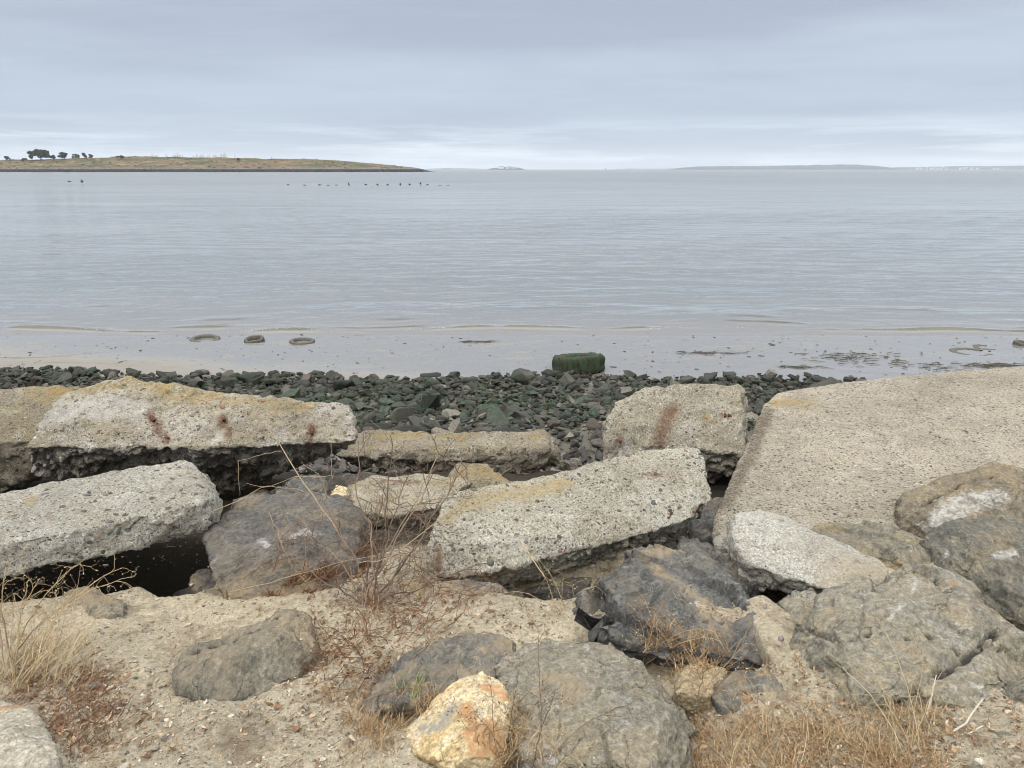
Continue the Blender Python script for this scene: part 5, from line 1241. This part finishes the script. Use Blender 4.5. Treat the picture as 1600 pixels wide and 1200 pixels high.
for (px, t_, w_) in ((795, 259.8, 5), (801, 260.2, 5), (806, 261, 3)):
    s = Soup(); p = W(px, t_, 6500); w = w_ * 6500 / FPX; o = empty('house', (p.x, 6515, 0), {795: 'grey block on the crest of the small island', 801: 'dark block right of the crest of the small island', 806: 'small block at the right shoulder of the small island'}[px], 'building')
    box(s, -w / 2, w / 2, 0, 20, 8, p.z); link('wall', s.build('wall', M_WALLG, False), o)
far_ridge('far_hills', [(1078, 264.6), (1088, 262.0), (1110, 260.2), (1140, 259.2), (1200, 258.8), (1240, 259.2), (1290, 257.4), (1340, 256.8), (1385, 257.6), (1408, 259.4), (1420, 263.0), (1424, 264.5)], 7600, 1200, M_HILL, 'blue wooded island ridge fading in haze at the right')
far_ridge('far_shore', [(1415, 264.3), (1440, 261.6), (1500, 260.0), (1560, 259.4), (1600, 259), (1700, 257.5), (1900, 257)], 9000, 1200, M_HILL, 'low far shore behind the white buildings at the right edge', 4)
far_ridge('far_shore', [(655, 264.2), (690, 262.6), (720, 263.0), (760, 263.8), (766, 264.5)], 11500, 800, M_HILL, 'faint shore on the horizon just right of the headland tip', 8)
far_ridge('far_shore', [(965, 264.4), (985, 263.4), (1040, 263.3), (1080, 263.2), (1100, 264.4)], 12000, 500, M_HILL, 'faintest strip of shore on the horizon between the islands', 12)
HS = [(1436, 262.6, 4), (1441, 262.9, 2.5), (1456, 262.6, 2), (1460.5, 262.3, 2.5), (1467, 262.9, 3), (1473, 262.9, 3), (1480, 263.0, 2), (1503, 262.6, 3.5), (1510, 262.2, 3), (1520, 262.3, 3), (1529, 262.8, 3), (1555, 262.9, 2.5), (1561, 263, 3), (1475, 260.8, 2), (1449, 261.3, 1.5)]
NM = ['leftmost bright white', 'small pale', 'narrow white', 'bright white', 'low pale', 'low wide pale', 'tiny pale', 'long bright', 'pale angular', 'brightest white', 'faint pale', 'small white', 'rightmost low white', 'hillside white', 'faint hillside pale']
for k, (px, t_, w_) in enumerate(HS):
    where = ('near the left end of' if px < 1452 else 'left of the middle of' if px < 1478 else 'in the middle of' if px < 1515 else 'right of the middle of' if px < 1540 else 'towards the right end of')
    tower(px, t_, w_, 7400, M_WALLW, NM[k] + ' building ' + where + ' the far right shore', floors=3, setback=False)
# day mark on the horizon
p = W(946.5, 262.7, 2400); mk = empty('channel_marker', (p.x, 2400, 0), 'thin dark channel marker standing alone on the horizon', 'marker')
s = Soup(); s.tube([(0, 0, -1), (0, 0, p.z)], [0.6, 0.5], 8); link('pile', s.build('pile', flat_mat('dark_timber', (0.04, 0.045, 0.05))), mk)
s = Soup(); box(s, -1.0, 1.0, -.3, .3, p.z * .55, p.z * .9); link('board', s.build('board', M_ROOF, False), mk)

# ------------------------------------------------------------------ birds low over the water
M_BIRD = flat_mat('bird_dark', (0.045, 0.042, 0.04))
def bird_mesh(up, span):
    s = Soup()
    s.tube([(-0.42, 0, .02), (-0.3, 0, 0.03), (-0.1, 0, 0.02), (0.12, 0, 0.02), (0.25, 0, .06), (0.36, 0, 0.12), (0.44, 0, 0.13), (0.62, 0, 0.10)], [0.01, 0.07, 0.13, 0.12, 0.06, 0.045, 0.05, 0.006], 8)
    for sd in (-1, 1):
        a = np.array([(0.12, 0.08 * sd, 0.05), (-0.12, 0.08 * sd, 0.05), (0.10, span * .45 * sd, 0.05 + up * .8), (-0.12, span * .45 * sd, 0.05 + up * .8), (-0.04, span * sd, 0.05 + up), (-0.14, span * .97 * sd, 0.05 + up)])
        th = np.array([0, 0, 0.02]); F = [(0, 1, 3, 2), (2, 3, 5, 4)]
        s.add(np.vstack([a + th, a - th]), F + [tuple(6 + i for i in f[::-1]) for f in F] + [(0, 2, 8, 6), (2, 4, 10, 8), (1, 7, 9, 3), (3, 9, 11, 5), (4, 5, 11, 10)])
    return s.build('bird', M_BIRD)
BM = [bird_mesh(0.25, 0.95), bird_mesh(-0.1, 0.9), bird_mesh(0.05, 1.0), bird_mesh(0.45, 0.8)]
BD = [(450, 288.5, 1), (476, 289.5, 2), (500, 289, 2), (512.5, 290, 2), (526, 289.3, 1), (545, 288, 3), (546, 291.3, 2), (560.5, 292.2, 1), (569, 292.2, 1), (571.5, 288.3, 2), (579.5, 291.8, 2), (590, 288.8, 0), (594, 291.4, 2), (606, 289, 0), (625.5, 288.5, 3), (640, 288.5, 0), (657, 287.5, 3), (668, 288.4, 1), (687, 290, 1), (700.5, 290, 1)]
for k, (px, py, m_) in enumerate(BD):
    Yb = 195 - (py - 288) * 4; p = W(px, py, Yb)
    o = link('bird', BM[m_], None, p); o.rotation_euler = (rs.uniform(-.2, .2), 0, rs.uniform(-.5, .5) + (math.pi if k % 3 else 0)); s_ = 0.8 if m_ != 2 else 0.9; o.scale = (s_, s_, s_)
    tag(o, 'tiny dark bird in the loose line skimming the water off the headland tip', 'bird', 'line of birds skimming the water')
for px, py, m_, lab in ((108, 283.5, 1, 'small dark bird low over the water, left one of the pair at the left'), (128, 284.5, 3, 'bird with raised wings low over the water, right one of the pair at the left'), (1588, 293.5, 1, 'single dark bird on the water at the far right edge')):
    o = link('bird', BM[m_], None, W(px, py, 200)); o.scale = (1.1,) * 3; o.rotation_euler = (0.2, 0.2, 0.8); tag(o, lab, 'bird')

# ------------------------------------------------------------------ haze: one closed box of thin air
n = bpy.data.materials.new('haze_air'); n.use_nodes = True; t_ = n.node_tree; t_.nodes.clear()
ho = t_.nodes.new('ShaderNodeOutputMaterial'); pv = t_.nodes.new('ShaderNodeVolumePrincipled')
pv.inputs['Color'].default_value = (0.86, 0.92, 1.0, 1); pv.inputs['Density'].default_value = 0.00006; pv.inputs['Anisotropy'].default_value = 0.0
t_.links.new(pv.outputs[0], ho.inputs['Volume'])
s = Soup(); box(s, -21000, 21000, -200, 16500, -6, 230); hz_ = link('haze', s.build('haze', n, False)); tag(hz_, 'thin sea haze', kind='stuff')
# ------------------------------------------------------------------ dry plants
def surf(px, py):
    """nearest thing of the bank seen at this pixel"""
    best = None; d = ray(px, py).normalized(); o = Vector((0, 0, CAM_Z))
    for b in ALLBVH + [GB]:
        h = b.ray_cast(o, d)[0]
        if h is not None and (best is None or (h - o).length < (best - o).length): best = h
    return best
M_TWIG = mat_island_stone('dead_twig', [(0, (0.085, 0.06, 0.045)), (0.5, (0.14, 0.10, 0.075)), (1, (0.26, 0.20, 0.15))], 'island', 0.9, 0.2, 0.2, 150)
M_STRAW = mat_island_stone('straw', [(0, (0.30, 0.22, 0.13)), (0.5, (0.42, 0.33, 0.20)), (1, (0.52, 0.44, 0.30))], 'island', 0.85, 0.25, 0.1, 100)
M_CANE = mat_island_stone('cane', [(0, (0.24, 0.18, 0.12)), (1, (0.36, 0.29, 0.19))], 'island', 0.85, 0.25, 0.1, 100)
M_BROWNG = mat_island_stone('brown_grass', [(0, (0.16, 0.10, 0.05)), (0.4, (0.28, 0.185, 0.10)), (0.75, (0.40, 0.28, 0.155)), (1, (0.55, 0.43, 0.27))], 'island', 0.85, 0.2, 0.1, 100)
M_RUSSET = mat_island_stone('russet_litter', [(0, (0.075, 0.035, 0.02)), (0.5, (0.15, 0.075, 0.04)), (0.85, (0.24, 0.13, 0.075)), (1, (0.42, 0.28, 0.18))], 'island', 0.9, 0.15, 0.1, 100)
M_LITTER = mat_island_stone('litter', [(0, (0.10, 0.06, 0.035)), (0.35, (0.20, 0.125, 0.075)), (0.6, (0.33, 0.22, 0.13)), (0.85, (0.40, 0.31, 0.21)), (0.97, (0.47, 0.41, 0.33))], 'island', 0.9, 0.2, 0.1, 100)
M_GREENP = mat_island_stone('green_sprig', [(0, (0.12, 0.17, 0.06)), (1, (0.24, 0.30, 0.13))], 'island', 0.8, 0.25, 0.1, 100)
M_GRIT = mat_island_stone('grit', [(0, (0.10, 0.095, 0.09)), (0.3, (0.2, 0.175, 0.145)), (0.55, (0.30, 0.26, 0.2)), (0.8, (0.42, 0.37, 0.29)), (0.95, (0.46, 0.43, 0.38))], 'island', 0.9, 0.2, 0.3, 120)
prs = np.random.default_rng(77)
def wobble(a, b, n_, k, sag=0.0):
    a, b = np.array(a), np.array(b); t = np.linspace(0, 1, n_)[:, None]; L = np.linalg.norm(b - a)
    off = np.cumsum(prs.normal(0, k * L / n_, (n_, 3)), 0); off -= off[-1] * t; off[0] = 0
    return a + (b - a) * t + off + np.array([0, 0, 1]) * (sag * L * np.sin(t * math.pi))
def branch(s, p, d, L, r, depth, spread=0.7, n_=6, kink=0.18, droop=0.0, tips=None):
    d = np.array(d, float); d /= np.linalg.norm(d); pts = [np.array(p, float)]
    for i in range(n_):
        d = d + prs.normal(0, kink, 3) + np.array([0, 0, -droop]); d /= np.linalg.norm(d); pts.append(pts[-1] + d * L / n_)
    s.tube(pts, np.linspace(r, r * 0.45, n_ + 1), 4 if depth else 3)
    if tips is not None and depth == 0: tips.append((pts[-1], d))
    if depth > 0:
        for i in range(2, n_ + 1):
            if prs.uniform() < 0.75:
                e = d + prs.normal(0, spread, 3); branch(s, pts[i], e, L * prs.uniform(0.3, 0.6), r * 0.5, depth - 1, spread, max(3, n_ - 2), kink * 1.2, droop, tips)
def localise(s, o): s.V = [v - np.array(o) for v in s.V]

# the dead bush in the middle: stems given by where they start and end
base = surf(575, 948); bx = empty('dead_bush', base, 'leafless dark twiggy bush in the centre with one long straw-coloured cane', 'bush')
s = Soup(); tips = []
def stem(s, a, b, r, fork, tw=True, kinks=0.20, n_=12):
    pts = wobble(a, b, n_, kinks); s.tube(pts, np.linspace(r, r * 0.45, n_), 5)
    L = np.linalg.norm(np.array(b) - np.array(a))
    for i in range(2, n_ - 1):
        for _ in range(fork):
            if prs.uniform() < 0.62:
                d = (pts[i + 1] - pts[i]); d = d / np.linalg.norm(d) + prs.normal(0, 0.75, 3) * np.array([1, .7, 1])
                branch(s, pts[i], d, L * prs.uniform(0.14, 0.34), r * 0.42, 1, 0.8, 6, 0.25, 0.02, tips)
for (px, py, yy, r) in ((560, 690, 3.25, 0.0042), (700, 690, 3.35, 0.0045), (640, 740, 3.0, 0.004), (500, 745, 3.1, 0.0036), (735, 700, 3.5, 0.004), (610, 680, 3.1, 0.0036), (690, 780, 3.2, 0.0035), (450, 800, 3.0, 0.0032), (575, 810, 2.8, 0.005),
                        (440, 860, 2.75, 0.003), (660, 850, 2.8, 0.003), (760, 880, 2.9, 0.003), (640, 930, 2.6, 0.003), (500, 900, 2.65, 0.003), (520, 800, 2.9, 0.003), (680, 730, 3.3, 0.003), (600, 760, 3.2, .003)):
    stem(s, base + Vector((prs.uniform(-.03, .03), prs.uniform(-.02, .04), 0.0)), W(px, py, yy), r * 1.1, 2)
localise(s, base); link('twigs', s.build('twigs', M_TWIG), bx)
s = Soup()
stem(s, W(545, 858, 2.95), W(400, 645, 3.35), 0.0042, 0, kinks=0.05)
for a, b, r in (((475, 768, 3.1), (385, 755, 3.0), .003), ((440, 705, 3.25), (372, 720, 3.2), .003), ((372, 720, 3.2), (375, 775, 3.1), .0025), ((330, 800, 3.0), (460, 745, 3.05), .003), ((460, 745, 3.05), (545, 740, 3.1), .0025), ((520, 748, 3.3), (518, 690, 3.4), .0025), ((500, 745, 3.2), (470, 720, 3.3), .0022)):
    s.tube(wobble(W(*a), W(*b), 9, 0.14), np.linspace(r * .6, r * .3, 9), 4)
stem(s, W(420, 800, 2.9), W(475, 905, 2.72), 0.0018, 1); stem(s, W(360, 925, 2.7), W(585, 868, 2.7), 0.0020, 0, kinks=0.06); stem(s, W(560, 880, 2.7), W(700, 862, 2.8), 0.0018, 1)
stem(s, W(440, 905, 2.7), W(540, 850, 2.8), 0.0016, 1); stem(s, W(600, 880, 2.75), W(800, 730, 3.3), 0.0024, 1, kinks=0.08)
localise(s, base); link('cane', s.build('cane', M_CANE), bx)
if tips:
    P = np.array([p for p, _ in tips]); P = np.vstack([P, P + prs.normal(0, .006, P.shape)]); s = Soup(); scatter(s, P, prs.uniform(0.003, 0.007, len(P)), [hull_blob(_rs, 6, (1, .5, .2)) for _ in range(3)], prs, 3); localise(s, base); link('withered_leaves', s.build('withered_leaves', M_RUSSET), bx)['kind'] = 'stuff'
# scrubby low twigs on the dirt to the right and below
for (px, py, n_, rad, lab) in ((600, 985, 90, 0.30, 'low tangle of fine dead twigs spread on the dirt below the bush'), (560, 1025, 60, 0.24, 'sparse patch of fine twigs on the dirt left of the mottled rock'), (690, 930, 46, 0.24, 'fine dead twigs on the dusty ground under the left end of the centre beam'), (450, 870, 16, 0.14, 'thin twigs lying across the dark boulder with the white splash')):
    c = surf(px, py); s = Soup()
    for _ in range(n_):
        a = prs.uniform(0, 6.28); rr = rad * prs.uniform(0, 1) ** 0.6; x, y = c.x + rr * math.cos(a), c.y + rr * math.sin(a) * 1.1; z = gz(x, y)
        branch(s, (x, y, z if px != 450 else c.z), prs.normal(0, 1, 3) * np.array([1, .6, .3]) + np.array([0, 0, .35]), prs.uniform(0.08, 0.22), 0.0016, 2, 0.8, 6, 0.3, 0.03)
    localise(s, c); o = link('twig_tangle', s.build('twig_tangle', M_TWIG if prs.uniform() < .3 else M_RUSSET), None, c); tag(o, lab, 'twigs', None, 'stuff')

def blades(s, c, n_, rad, L, lean, width=0.0016, seg=5, curl=0.5, zf=None, up=1.0):
    """dry grass: thin arching strips"""
    for _ in range(n_):
        a = prs.uniform(0, 6.28); rr = rad * prs.uniform(0, 1) ** 0.5; x, y = c[0] + rr * math.cos(a), c[1] + rr * math.sin(a)
        z = zf(x, y) if zf else c[2]
        d = np.array([prs.normal(0, 1), prs.normal(0, 1), up]) * np.array([lean, lean, 1]); d /= np.linalg.norm(d)
        l = L * prs.lognormal(0, 0.4); p = np.array([x, y, z - 0.005]); side = np.cross(d, [0.2, 0.9, 0.1]); side /= np.linalg.norm(side) + 1e-9
        V = []; w = width * prs.uniform(0.6, 1.5); g = prs.normal(0, curl, 3) * np.array([1, 1, .4])
        for i in range(seg + 1):
            t = i / seg; ww = w * (1 - t * 0.85); V += [p - side * ww, p + side * ww]
            d = d + g / seg + np.array([0, 0, -0.35 * curl / seg]); d /= np.linalg.norm(d); p = p + d * l / seg
        s.add(V, [(2 * i, 2 * i + 1, 2 * i + 3, 2 * i + 2) for i in range(seg)])
def grass(name, spots, mat, lab, **kw):
    s = Soup(); c0 = None
    for (px, py, n_, rad, L) in spots:
        h = surf(px, py)
        if h is None: continue
        h = Vector(h)
        gzv = gz(h.x, h.y); on_ground = abs(gzv - h.z) < 0.05
        blades(s, (h.x, h.y, h.z), n_, rad, L, zf=(lambda x, y: gz(x, y)) if on_ground else None, **kw)
    o = link(name, s.build(name, mat)); tag(o, lab, kind='stuff'); return o
sp = []
for _ in range(210):
    t = prs.uniform(0, 1); px = 1085 + 390 * prs.uniform(0, 1); top = 1085 + 45 * math.sin((px - 1085) / 70.0) * .3 + (20 if px > 1300 else 30 * (px < 1160))
    py = prs.uniform(top + 15, 1215); k_ = float(fbm(np.array([[px / 55.0, py / 30.0, 2.0]]), 2)[0]); sp.append((px, py, int(26 * max(0.1, 1 + 2.6 * k_)), 0.04, 0.042 * (1 + 0.8 * max(k_, 0))))
grass('dry_grass', sp, M_BROWNG, 'matted dry orange-brown grass at the bottom right', lean=1.2, curl=1.3, width=0.0011)
sp = [(prs.uniform(1120, 1470), prs.uniform(1100, 1210), 4, 0.05, 0.075) for _ in range(60)]
grass('dry_grass', sp, M_STRAW, 'taller straw-coloured stalks standing in the matted grass at the bottom right', lean=0.45, curl=0.4, width=0.0011)
sp = [(x + prs.normal(0, 18), y + prs.normal(0, 14), 26, 0.03, 0.055) for (x, y) in ((1030, 1010), (1060, 1020), (1090, 1005), (1110, 1018), (1045, 1040), (1080, 1045), (1030, 990), (1100, 1040)) for _ in range(3)]
grass('dry_grass', sp, M_BROWNG, 'brown dry tuft against the foot of the black boulder', lean=0.8, curl=0.8, width=0.0012)
sp = [(x + prs.normal(0, 16), y + prs.normal(0, 10), 70, 0.04, 0.045) for (x, y) in ((455, 915), (490, 912), (520, 905), (545, 895), (470, 905), (505, 895), (570, 880), (555, 865)) for _ in range(3)]
grass('dead_moss', sp, M_RUSSET, 'dark russet mat of dead plant matter at the foot of the dark boulder', lean=1.4, curl=1.2, width=0.0022)
sp = [(x + prs.normal(0, 14), y + prs.normal(0, 12), 34, 0.03, 0.06) for (x, y) in ((590, 1150), (600, 1180), (570, 1165), (620, 1120), (640, 1105), (660, 1090), (800, 1180), (790, 1150), (808, 1120), (810, 1190), (560, 1130), (530, 1100)) for _ in range(3)]
grass('dry_grass', sp, M_BROWNG, 'fine brown dry grass around the orange and white wedge stone', lean=0.8, curl=0.9, width=0.0010)
sp = [(prs.uniform(10, 170), prs.uniform(1040, 1180), 30, 0.06, 0.045) for _ in range(100)]
sp = [q_ for q_ in sp if not (q_[0] < 85 and q_[1] > 1100)]
grass('dead_moss', sp, M_RUSSET, 'brown dead mat between the dry weeds and the pale corner rock', lean=1.3, curl=1.1, width=0.0012)

# dry weeds at the left: pale arching stems with seed heads
def weed(px, py, lab, stems, L, mat=M_STRAW, targets=None, heads=True, r=0.0022):
    c = surf(px, py); s = Soup(); hd = Soup(); tips = []
    for k in range(stems):
        if targets:
            q_ = targets[k % len(targets)]; b = W(q_[0] + prs.normal(0, 6), q_[1] + prs.normal(0, 6), q_[2])
            pts = wobble(c + Vector((prs.uniform(-.03, .03), prs.uniform(-.03, .03), 0)), b, 12, 0.10, 0.12)
        else:
            d = np.array([prs.normal(0, .6), prs.normal(0, .4), 1.0]); d /= np.linalg.norm(d); pts = wobble(c, np.array(c) + d * L * prs.uniform(.6, 1.2), 10, 0.14, 0.1)
        s.tube(pts, np.linspace(r, r * .4, len(pts)), 4)
        for i in range(3, len(pts)):
            if prs.uniform() < 0.7:
                d = (pts[i] - pts[i - 1]); d = d / (np.linalg.norm(d) + 1e-9) + prs.normal(0, .6, 3); branch(s, pts[i], d, prs.uniform(0.03, 0.12), r * .45, 1, .7, 5, 0.3, 0.03, tips)
    localise(s, c); t = empty('dry_weed', c, lab, 'weed'); link('stems', s.build('stems', mat), t)
    if heads and tips:
        P = np.array([p for p, _ in tips]); scatter(hd, P, prs.uniform(0.003, 0.007, len(P)), [hull_blob(_rs, 8, (1, .45, .45))], prs, 1.5); localise(hd, c); link('seed_heads', hd.build('seed_heads', mat), t)['kind'] = 'stuff'
weed(15, 1040, 'tall pale dry weed arching in from the left edge over the dark hollow', 7, .4, targets=[(190, 885, 2.35), (185, 905, 2.3), (130, 870, 2.3), (10, 880, 2.2), (60, 905, 2.3), (-20, 800, 2.2), (110, 930, 2.3)], r=0.0026)
weed(35, 1075, 'second straw-coloured weed leaning right below the pebbly beam', 8, .4, targets=[(160, 930, 2.2), (130, 985, 2.1), (90, 960, 2.1), (40, 920, 2.1), (150, 960, 2.2), (190, 990, 2.3), (20, 950, 2.1), (75, 1010, 2.0)], r=0.0022)
sp = [(prs.uniform(0, 130), prs.uniform(1000, 1080), 12, 0.05, 0.13) for _ in range(26)]
grass('dry_grass', sp, M_STRAW, 'clump of pale dry grass at the left edge', lean=0.55, curl=0.6, width=0.0014)
weed(1010, 1040, 'orange-brown dry weed with narrow pods on the front of the black boulder', 8, .2, M_BROWNG, [(1000, 940, 2.3), (1030, 960, 2.3), (1060, 975, 2.3), (1090, 985, 2.3), (1115, 985, 2.3), (985, 975, 2.25), (1050, 930, 2.35), (1130, 1000, 2.3)], r=0.0016)
weed(1085, 1120, 'slender ochre stalk with curled leaves, right of the big grey-green boulder', 4, .2, M_BROWNG, [(1155, 1000, 2.0), (1165, 1040, 1.9), (1110, 1050, 1.9), (1205, 1060, 1.9)], r=0.0018)
weed(1420, 1170, 'bundle of thin pale stalks in front of the largest cracked boulder', 7, .2, M_STRAW, [(1365, 965, 2.0), (1415, 975, 2.0), (1450, 1035, 1.9), (1360, 1060, 1.9), (1320, 1030, 1.95), (1310, 1055, 1.9), (1475, 1060, 1.9)], heads=False, r=0.0014)
weed(835, 1210, 'brown thin stalk rising in front of the big grey-green boulder', 3, .2, M_TWIG, [(838, 985, 1.9), (870, 1080, 1.75), (960, 1100, 1.75)], r=0.0020)
weed(880, 960, 'fine straw stalks curling up below the centre beam', 5, .2, M_STRAW, [(830, 870, 2.7), (855, 890, 2.7), (935, 925, 2.6), (880, 905, 2.6), (770, 930, 2.6)], r=0.0016)
weed(780, 1180, 'thin wiry stalk with black seed heads crossing the orange and white stone', 4, .2, M_TWIG, [(735, 1110, 1.75), (760, 1060, 1.8), (700, 1090, 1.8), (800, 1060, 1.8)], r=0.0013)
weed(865, 1205, 'pale crinkled dead weed at the foot of the grey-green boulder', 4, .15, M_STRAW, [(840, 1130, 1.62), (870, 1120, 1.62), (905, 1170, 1.58), (850, 1160, 1.6)], r=0.0018)
# bare grey sticks, bottom right
def stick(pts, r, lab, mat=None):
    P = [W(*p) for p in pts]; full = []
    for a, b in zip(P[:-1], P[1:]): full += list(wobble(a, b, 7, 0.05))[:-1]
    full.append(np.array(P[-1])); s = Soup(); s.tube(full, np.linspace(r, r * .5, len(full)), 6); o = full[0].copy(); localise(s, o)
    tag(link('stick', s.build('stick', mat or M_PALEW), None, o), lab, 'stick')
M_PALEW = mat_island_stone('weathered_wood', [(0, (0.45, 0.41, 0.35)), (1, (0.5, 0.47, 0.42))], 'island', 0.9, 0.2, 0.3, 200)
stick([(1455, 1180, 1.75), (1480, 1150, 1.78), (1510, 1130, 1.80), (1536, 1092, 1.86)], 0.0045, 'long bare grey stick curving up at the bottom right corner')
stick([(1460, 1182, 1.72), (1500, 1155, 1.76), (1536, 1134, 1.8)], 0.004, 'shorter bare stick below the curving grey stick')
stick([(1443, 1175, 1.78), (1448, 1115, 1.86), (1463, 1055, 1.98)], 0.003, 'upright pale stick in front of the crack of the largest boulder')
stick([(1588, 1118, 1.95), (1590, 1075, 1.98)], 0.004, 'short pale stub of stick at the right edge')
stick([(618, 888, 2.95), (662, 862, 3.02)], 0.006, 'grey stick leaning by the left tip of the centre beam')
stick([(812, 843, 3.05), (830, 870, 2.95), (850, 900, 2.8)], 0.0032, 'speckled straw stick hanging down from the centre beam', M_STRAW)
# green sprig
c = surf(640, 1104); sgr = Soup()
for b in ((610, 1062, 2.1), (628, 1052, 2.12), (655, 1048, 2.12), (672, 1035, 2.15), (645, 1075, 2.1), (632, 1082, 2.1), (668, 1055, 2.1)):
    pts = wobble(c, W(*b), 9, 0.08, 0.05); sgr.tube(pts, np.linspace(0.0028, 0.0012, 9), 4)
    for i in range(2, 9):
        d = prs.normal(0, 1, 3); branch(sgr, pts[i], d + np.array([0, 0, 1.2]), 0.014, 0.0016, 0, 0.5, 3)
localise(sgr, c); gs = empty('green_sprig', c, 'only live plant, a small grey-green sprig left of the orange stone', 'plant'); link('stems', sgr.build('stems', M_GREENP), gs)

# ------------------------------------------------------------------ litter, grit and pebbles on the dirt
def on_dirt(px, py):
    d = ray(px, py).normalized(); o = Vector((0, 0, CAM_Z)); h = GB.ray_cast(o, d)[0]
    if h is None: return None
    for b in ALLBVH:
        q_ = b.ray_cast(o, d)[0]
        if q_ is not None and (q_ - o).length < (h - o).length + 0.004: return None
    return h
G = [];
for _ in range(27000):
    px, py = prs.uniform(-150, 1750), prs.uniform(790, 1330)
    h = on_dirt(px, py)
    if h is not None: G.append((h.x, h.y, h.z, px, py))
G = np.array(G); G = G[G[:, 2] > np.interp(G[:, 1], PY_, PZ_) - 0.2]      # none on the steep walls of the hollows
nz = fbm(G[:, :3] * np.array([2.2, 2.2, 0]) + 5, 3)
keep = (nz + prs.uniform(-.35, .35, len(G))) > -0.12
Gp = G[keep]; S = 0.0036 * prs.lognormal(0, 0.6, len(Gp)); s = Soup()
scatter(s, Gp[:, :3] + np.array([0, 0, 0.001]), S, BLOBS_LO, prs, 0.8)
tag(link('grit', s.build('grit', M_GRIT, False)), 'grit and small gravel on the dirt', kind='stuff')
# leaf litter: densest under the bush
wgt = 1.6 * np.exp(-(((G[:, 3] - 610) / 150) ** 2 + ((G[:, 4] - 985) / 70) ** 2)) + 0.5 * np.exp(-(((G[:, 3] - 130) / 130) ** 2 + ((G[:, 4] - 1110) / 70) ** 2)) + 0.35 * np.exp(-(((G[:, 3] - 520) / 120) ** 2 + ((G[:, 4] - 1090) / 60) ** 2)) + 0.4 * (G[:, 3] > 1050) + 0.05
L_ = G[prs.uniform(0, 1, len(G)) < wgt]; L_ = np.vstack([L_, L_[prs.uniform(size=len(L_)) < .9] + np.array([.006, .004, .003, 0, 0])])
S = 0.0062 * prs.lognormal(0, 0.45, len(L_)); s = Soup()
leafs = []
for k in range(6):
    b = prs.normal(0, .25, 4); V = np.array([(-1, 0, 0), (-.3, .34, .22 + b[0]), (.5, .26, .1 + b[1]), (1, 0, .25 + b[2]), (.4, -.3, .2 + b[3] * .5), (-.4, -.28, .05)]); F = np.array([(0, 1, 5), (1, 2, 5), (2, 4, 5), (2, 3, 4)]); leafs.append((V, F))
scatter(s, L_[:, :3] + np.array([0, 0, 0.004]), S, leafs, prs, 0.7)
tag(link('leaf_litter', s.build('leaf_litter', M_LITTER, False)), 'dead curled leaves and husks scattered on the dirt', kind='stuff')
# short straws lying flat
s = Soup()
for i in prs.choice(len(G), 1500):
    p = G[i, :3]; a = prs.uniform(0, 6.28); L = prs.uniform(0.01, 0.05); d = np.array([math.cos(a), math.sin(a), prs.normal(0, .12)])
    s.tube([p + np.array([0, 0, .003]), p + d * L * .5 + np.array([0, 0, .005]), p + d * L + np.array([0, 0, .003])], 0.0008, 3)
tag(link('straw_bits', s.build('straw_bits', M_LITTER)), 'broken straws lying flat on the dirt', kind='stuff')
# pebbles one can tell apart
MG1 = mat_island_stone('pebble_single', [(0, (0.14, 0.135, 0.13)), (0.35, (0.26, 0.24, 0.2)), (0.65, (0.38, 0.33, 0.25)), (1, (0.56, 0.53, 0.48))], 'object', 0.85, 0.25, 0.4, 100)
PB = [mesh_np('pebble', V * np.array([1, .8, .6]), F, MG1) for V, F in [hull_blob(_rs, 20, (1, .85, .7)) for _ in range(5)]]
PL = [(243, 1172, .016, 'white chip of stone on the dirt near the bottom left'), (232, 1050, .02, 'pale pebble on the bare patch left of the half buried boulder'), (245, 1064, .014, 'grey pebble beside the pale pebble left of the half buried boulder'), (155, 1088, .018, 'tan pebble in the brown mat above the pale corner rock'),
      (160, 990, .012, 'dark pebble at the foot of the rock in the left hollow'), (405, 1125, .012, 'bluish pebble below the half buried boulder'), (525, 1065, .014, 'dark pebble lying beside the ochre flake'), (486, 1018, .009, 'small pale blue chip right of the half buried boulder'),
      (330, 1128, .010, 'grey pebble left of the fibre curl on the dirt'), (560, 1033, .013, 'dark slate pebble right of the ochre flake'), (1102, 1180, .020, 'round tan pebble right of the big grey-green boulder'), (1195, 950, .018, 'grey-blue pebble on the gravelly lump'),
      (1220, 1000, .020, 'dark angular pebble low on the gravelly lump'), (300, 915, .020, 'grey stone at the mouth of the left hollow'), (320, 925, .014, 'small stone beside the grey stone at the mouth of the left hollow'), (470, 1000, .010, 'tiny pale stone at the right rim of the half buried boulder')]
for px, py, r, lab in PL:
    h = surf(px, py)
    if h is None: continue
    o = link('pebble', PB[prs.integers(0, 5)], None, h + Vector((0, 0, r * .2))); o.scale = (r * .9,) * 3; o.rotation_euler = tuple(prs.uniform(-.5, .5, 2)) + (prs.uniform(0, 6),); tag(o, lab, 'pebble')
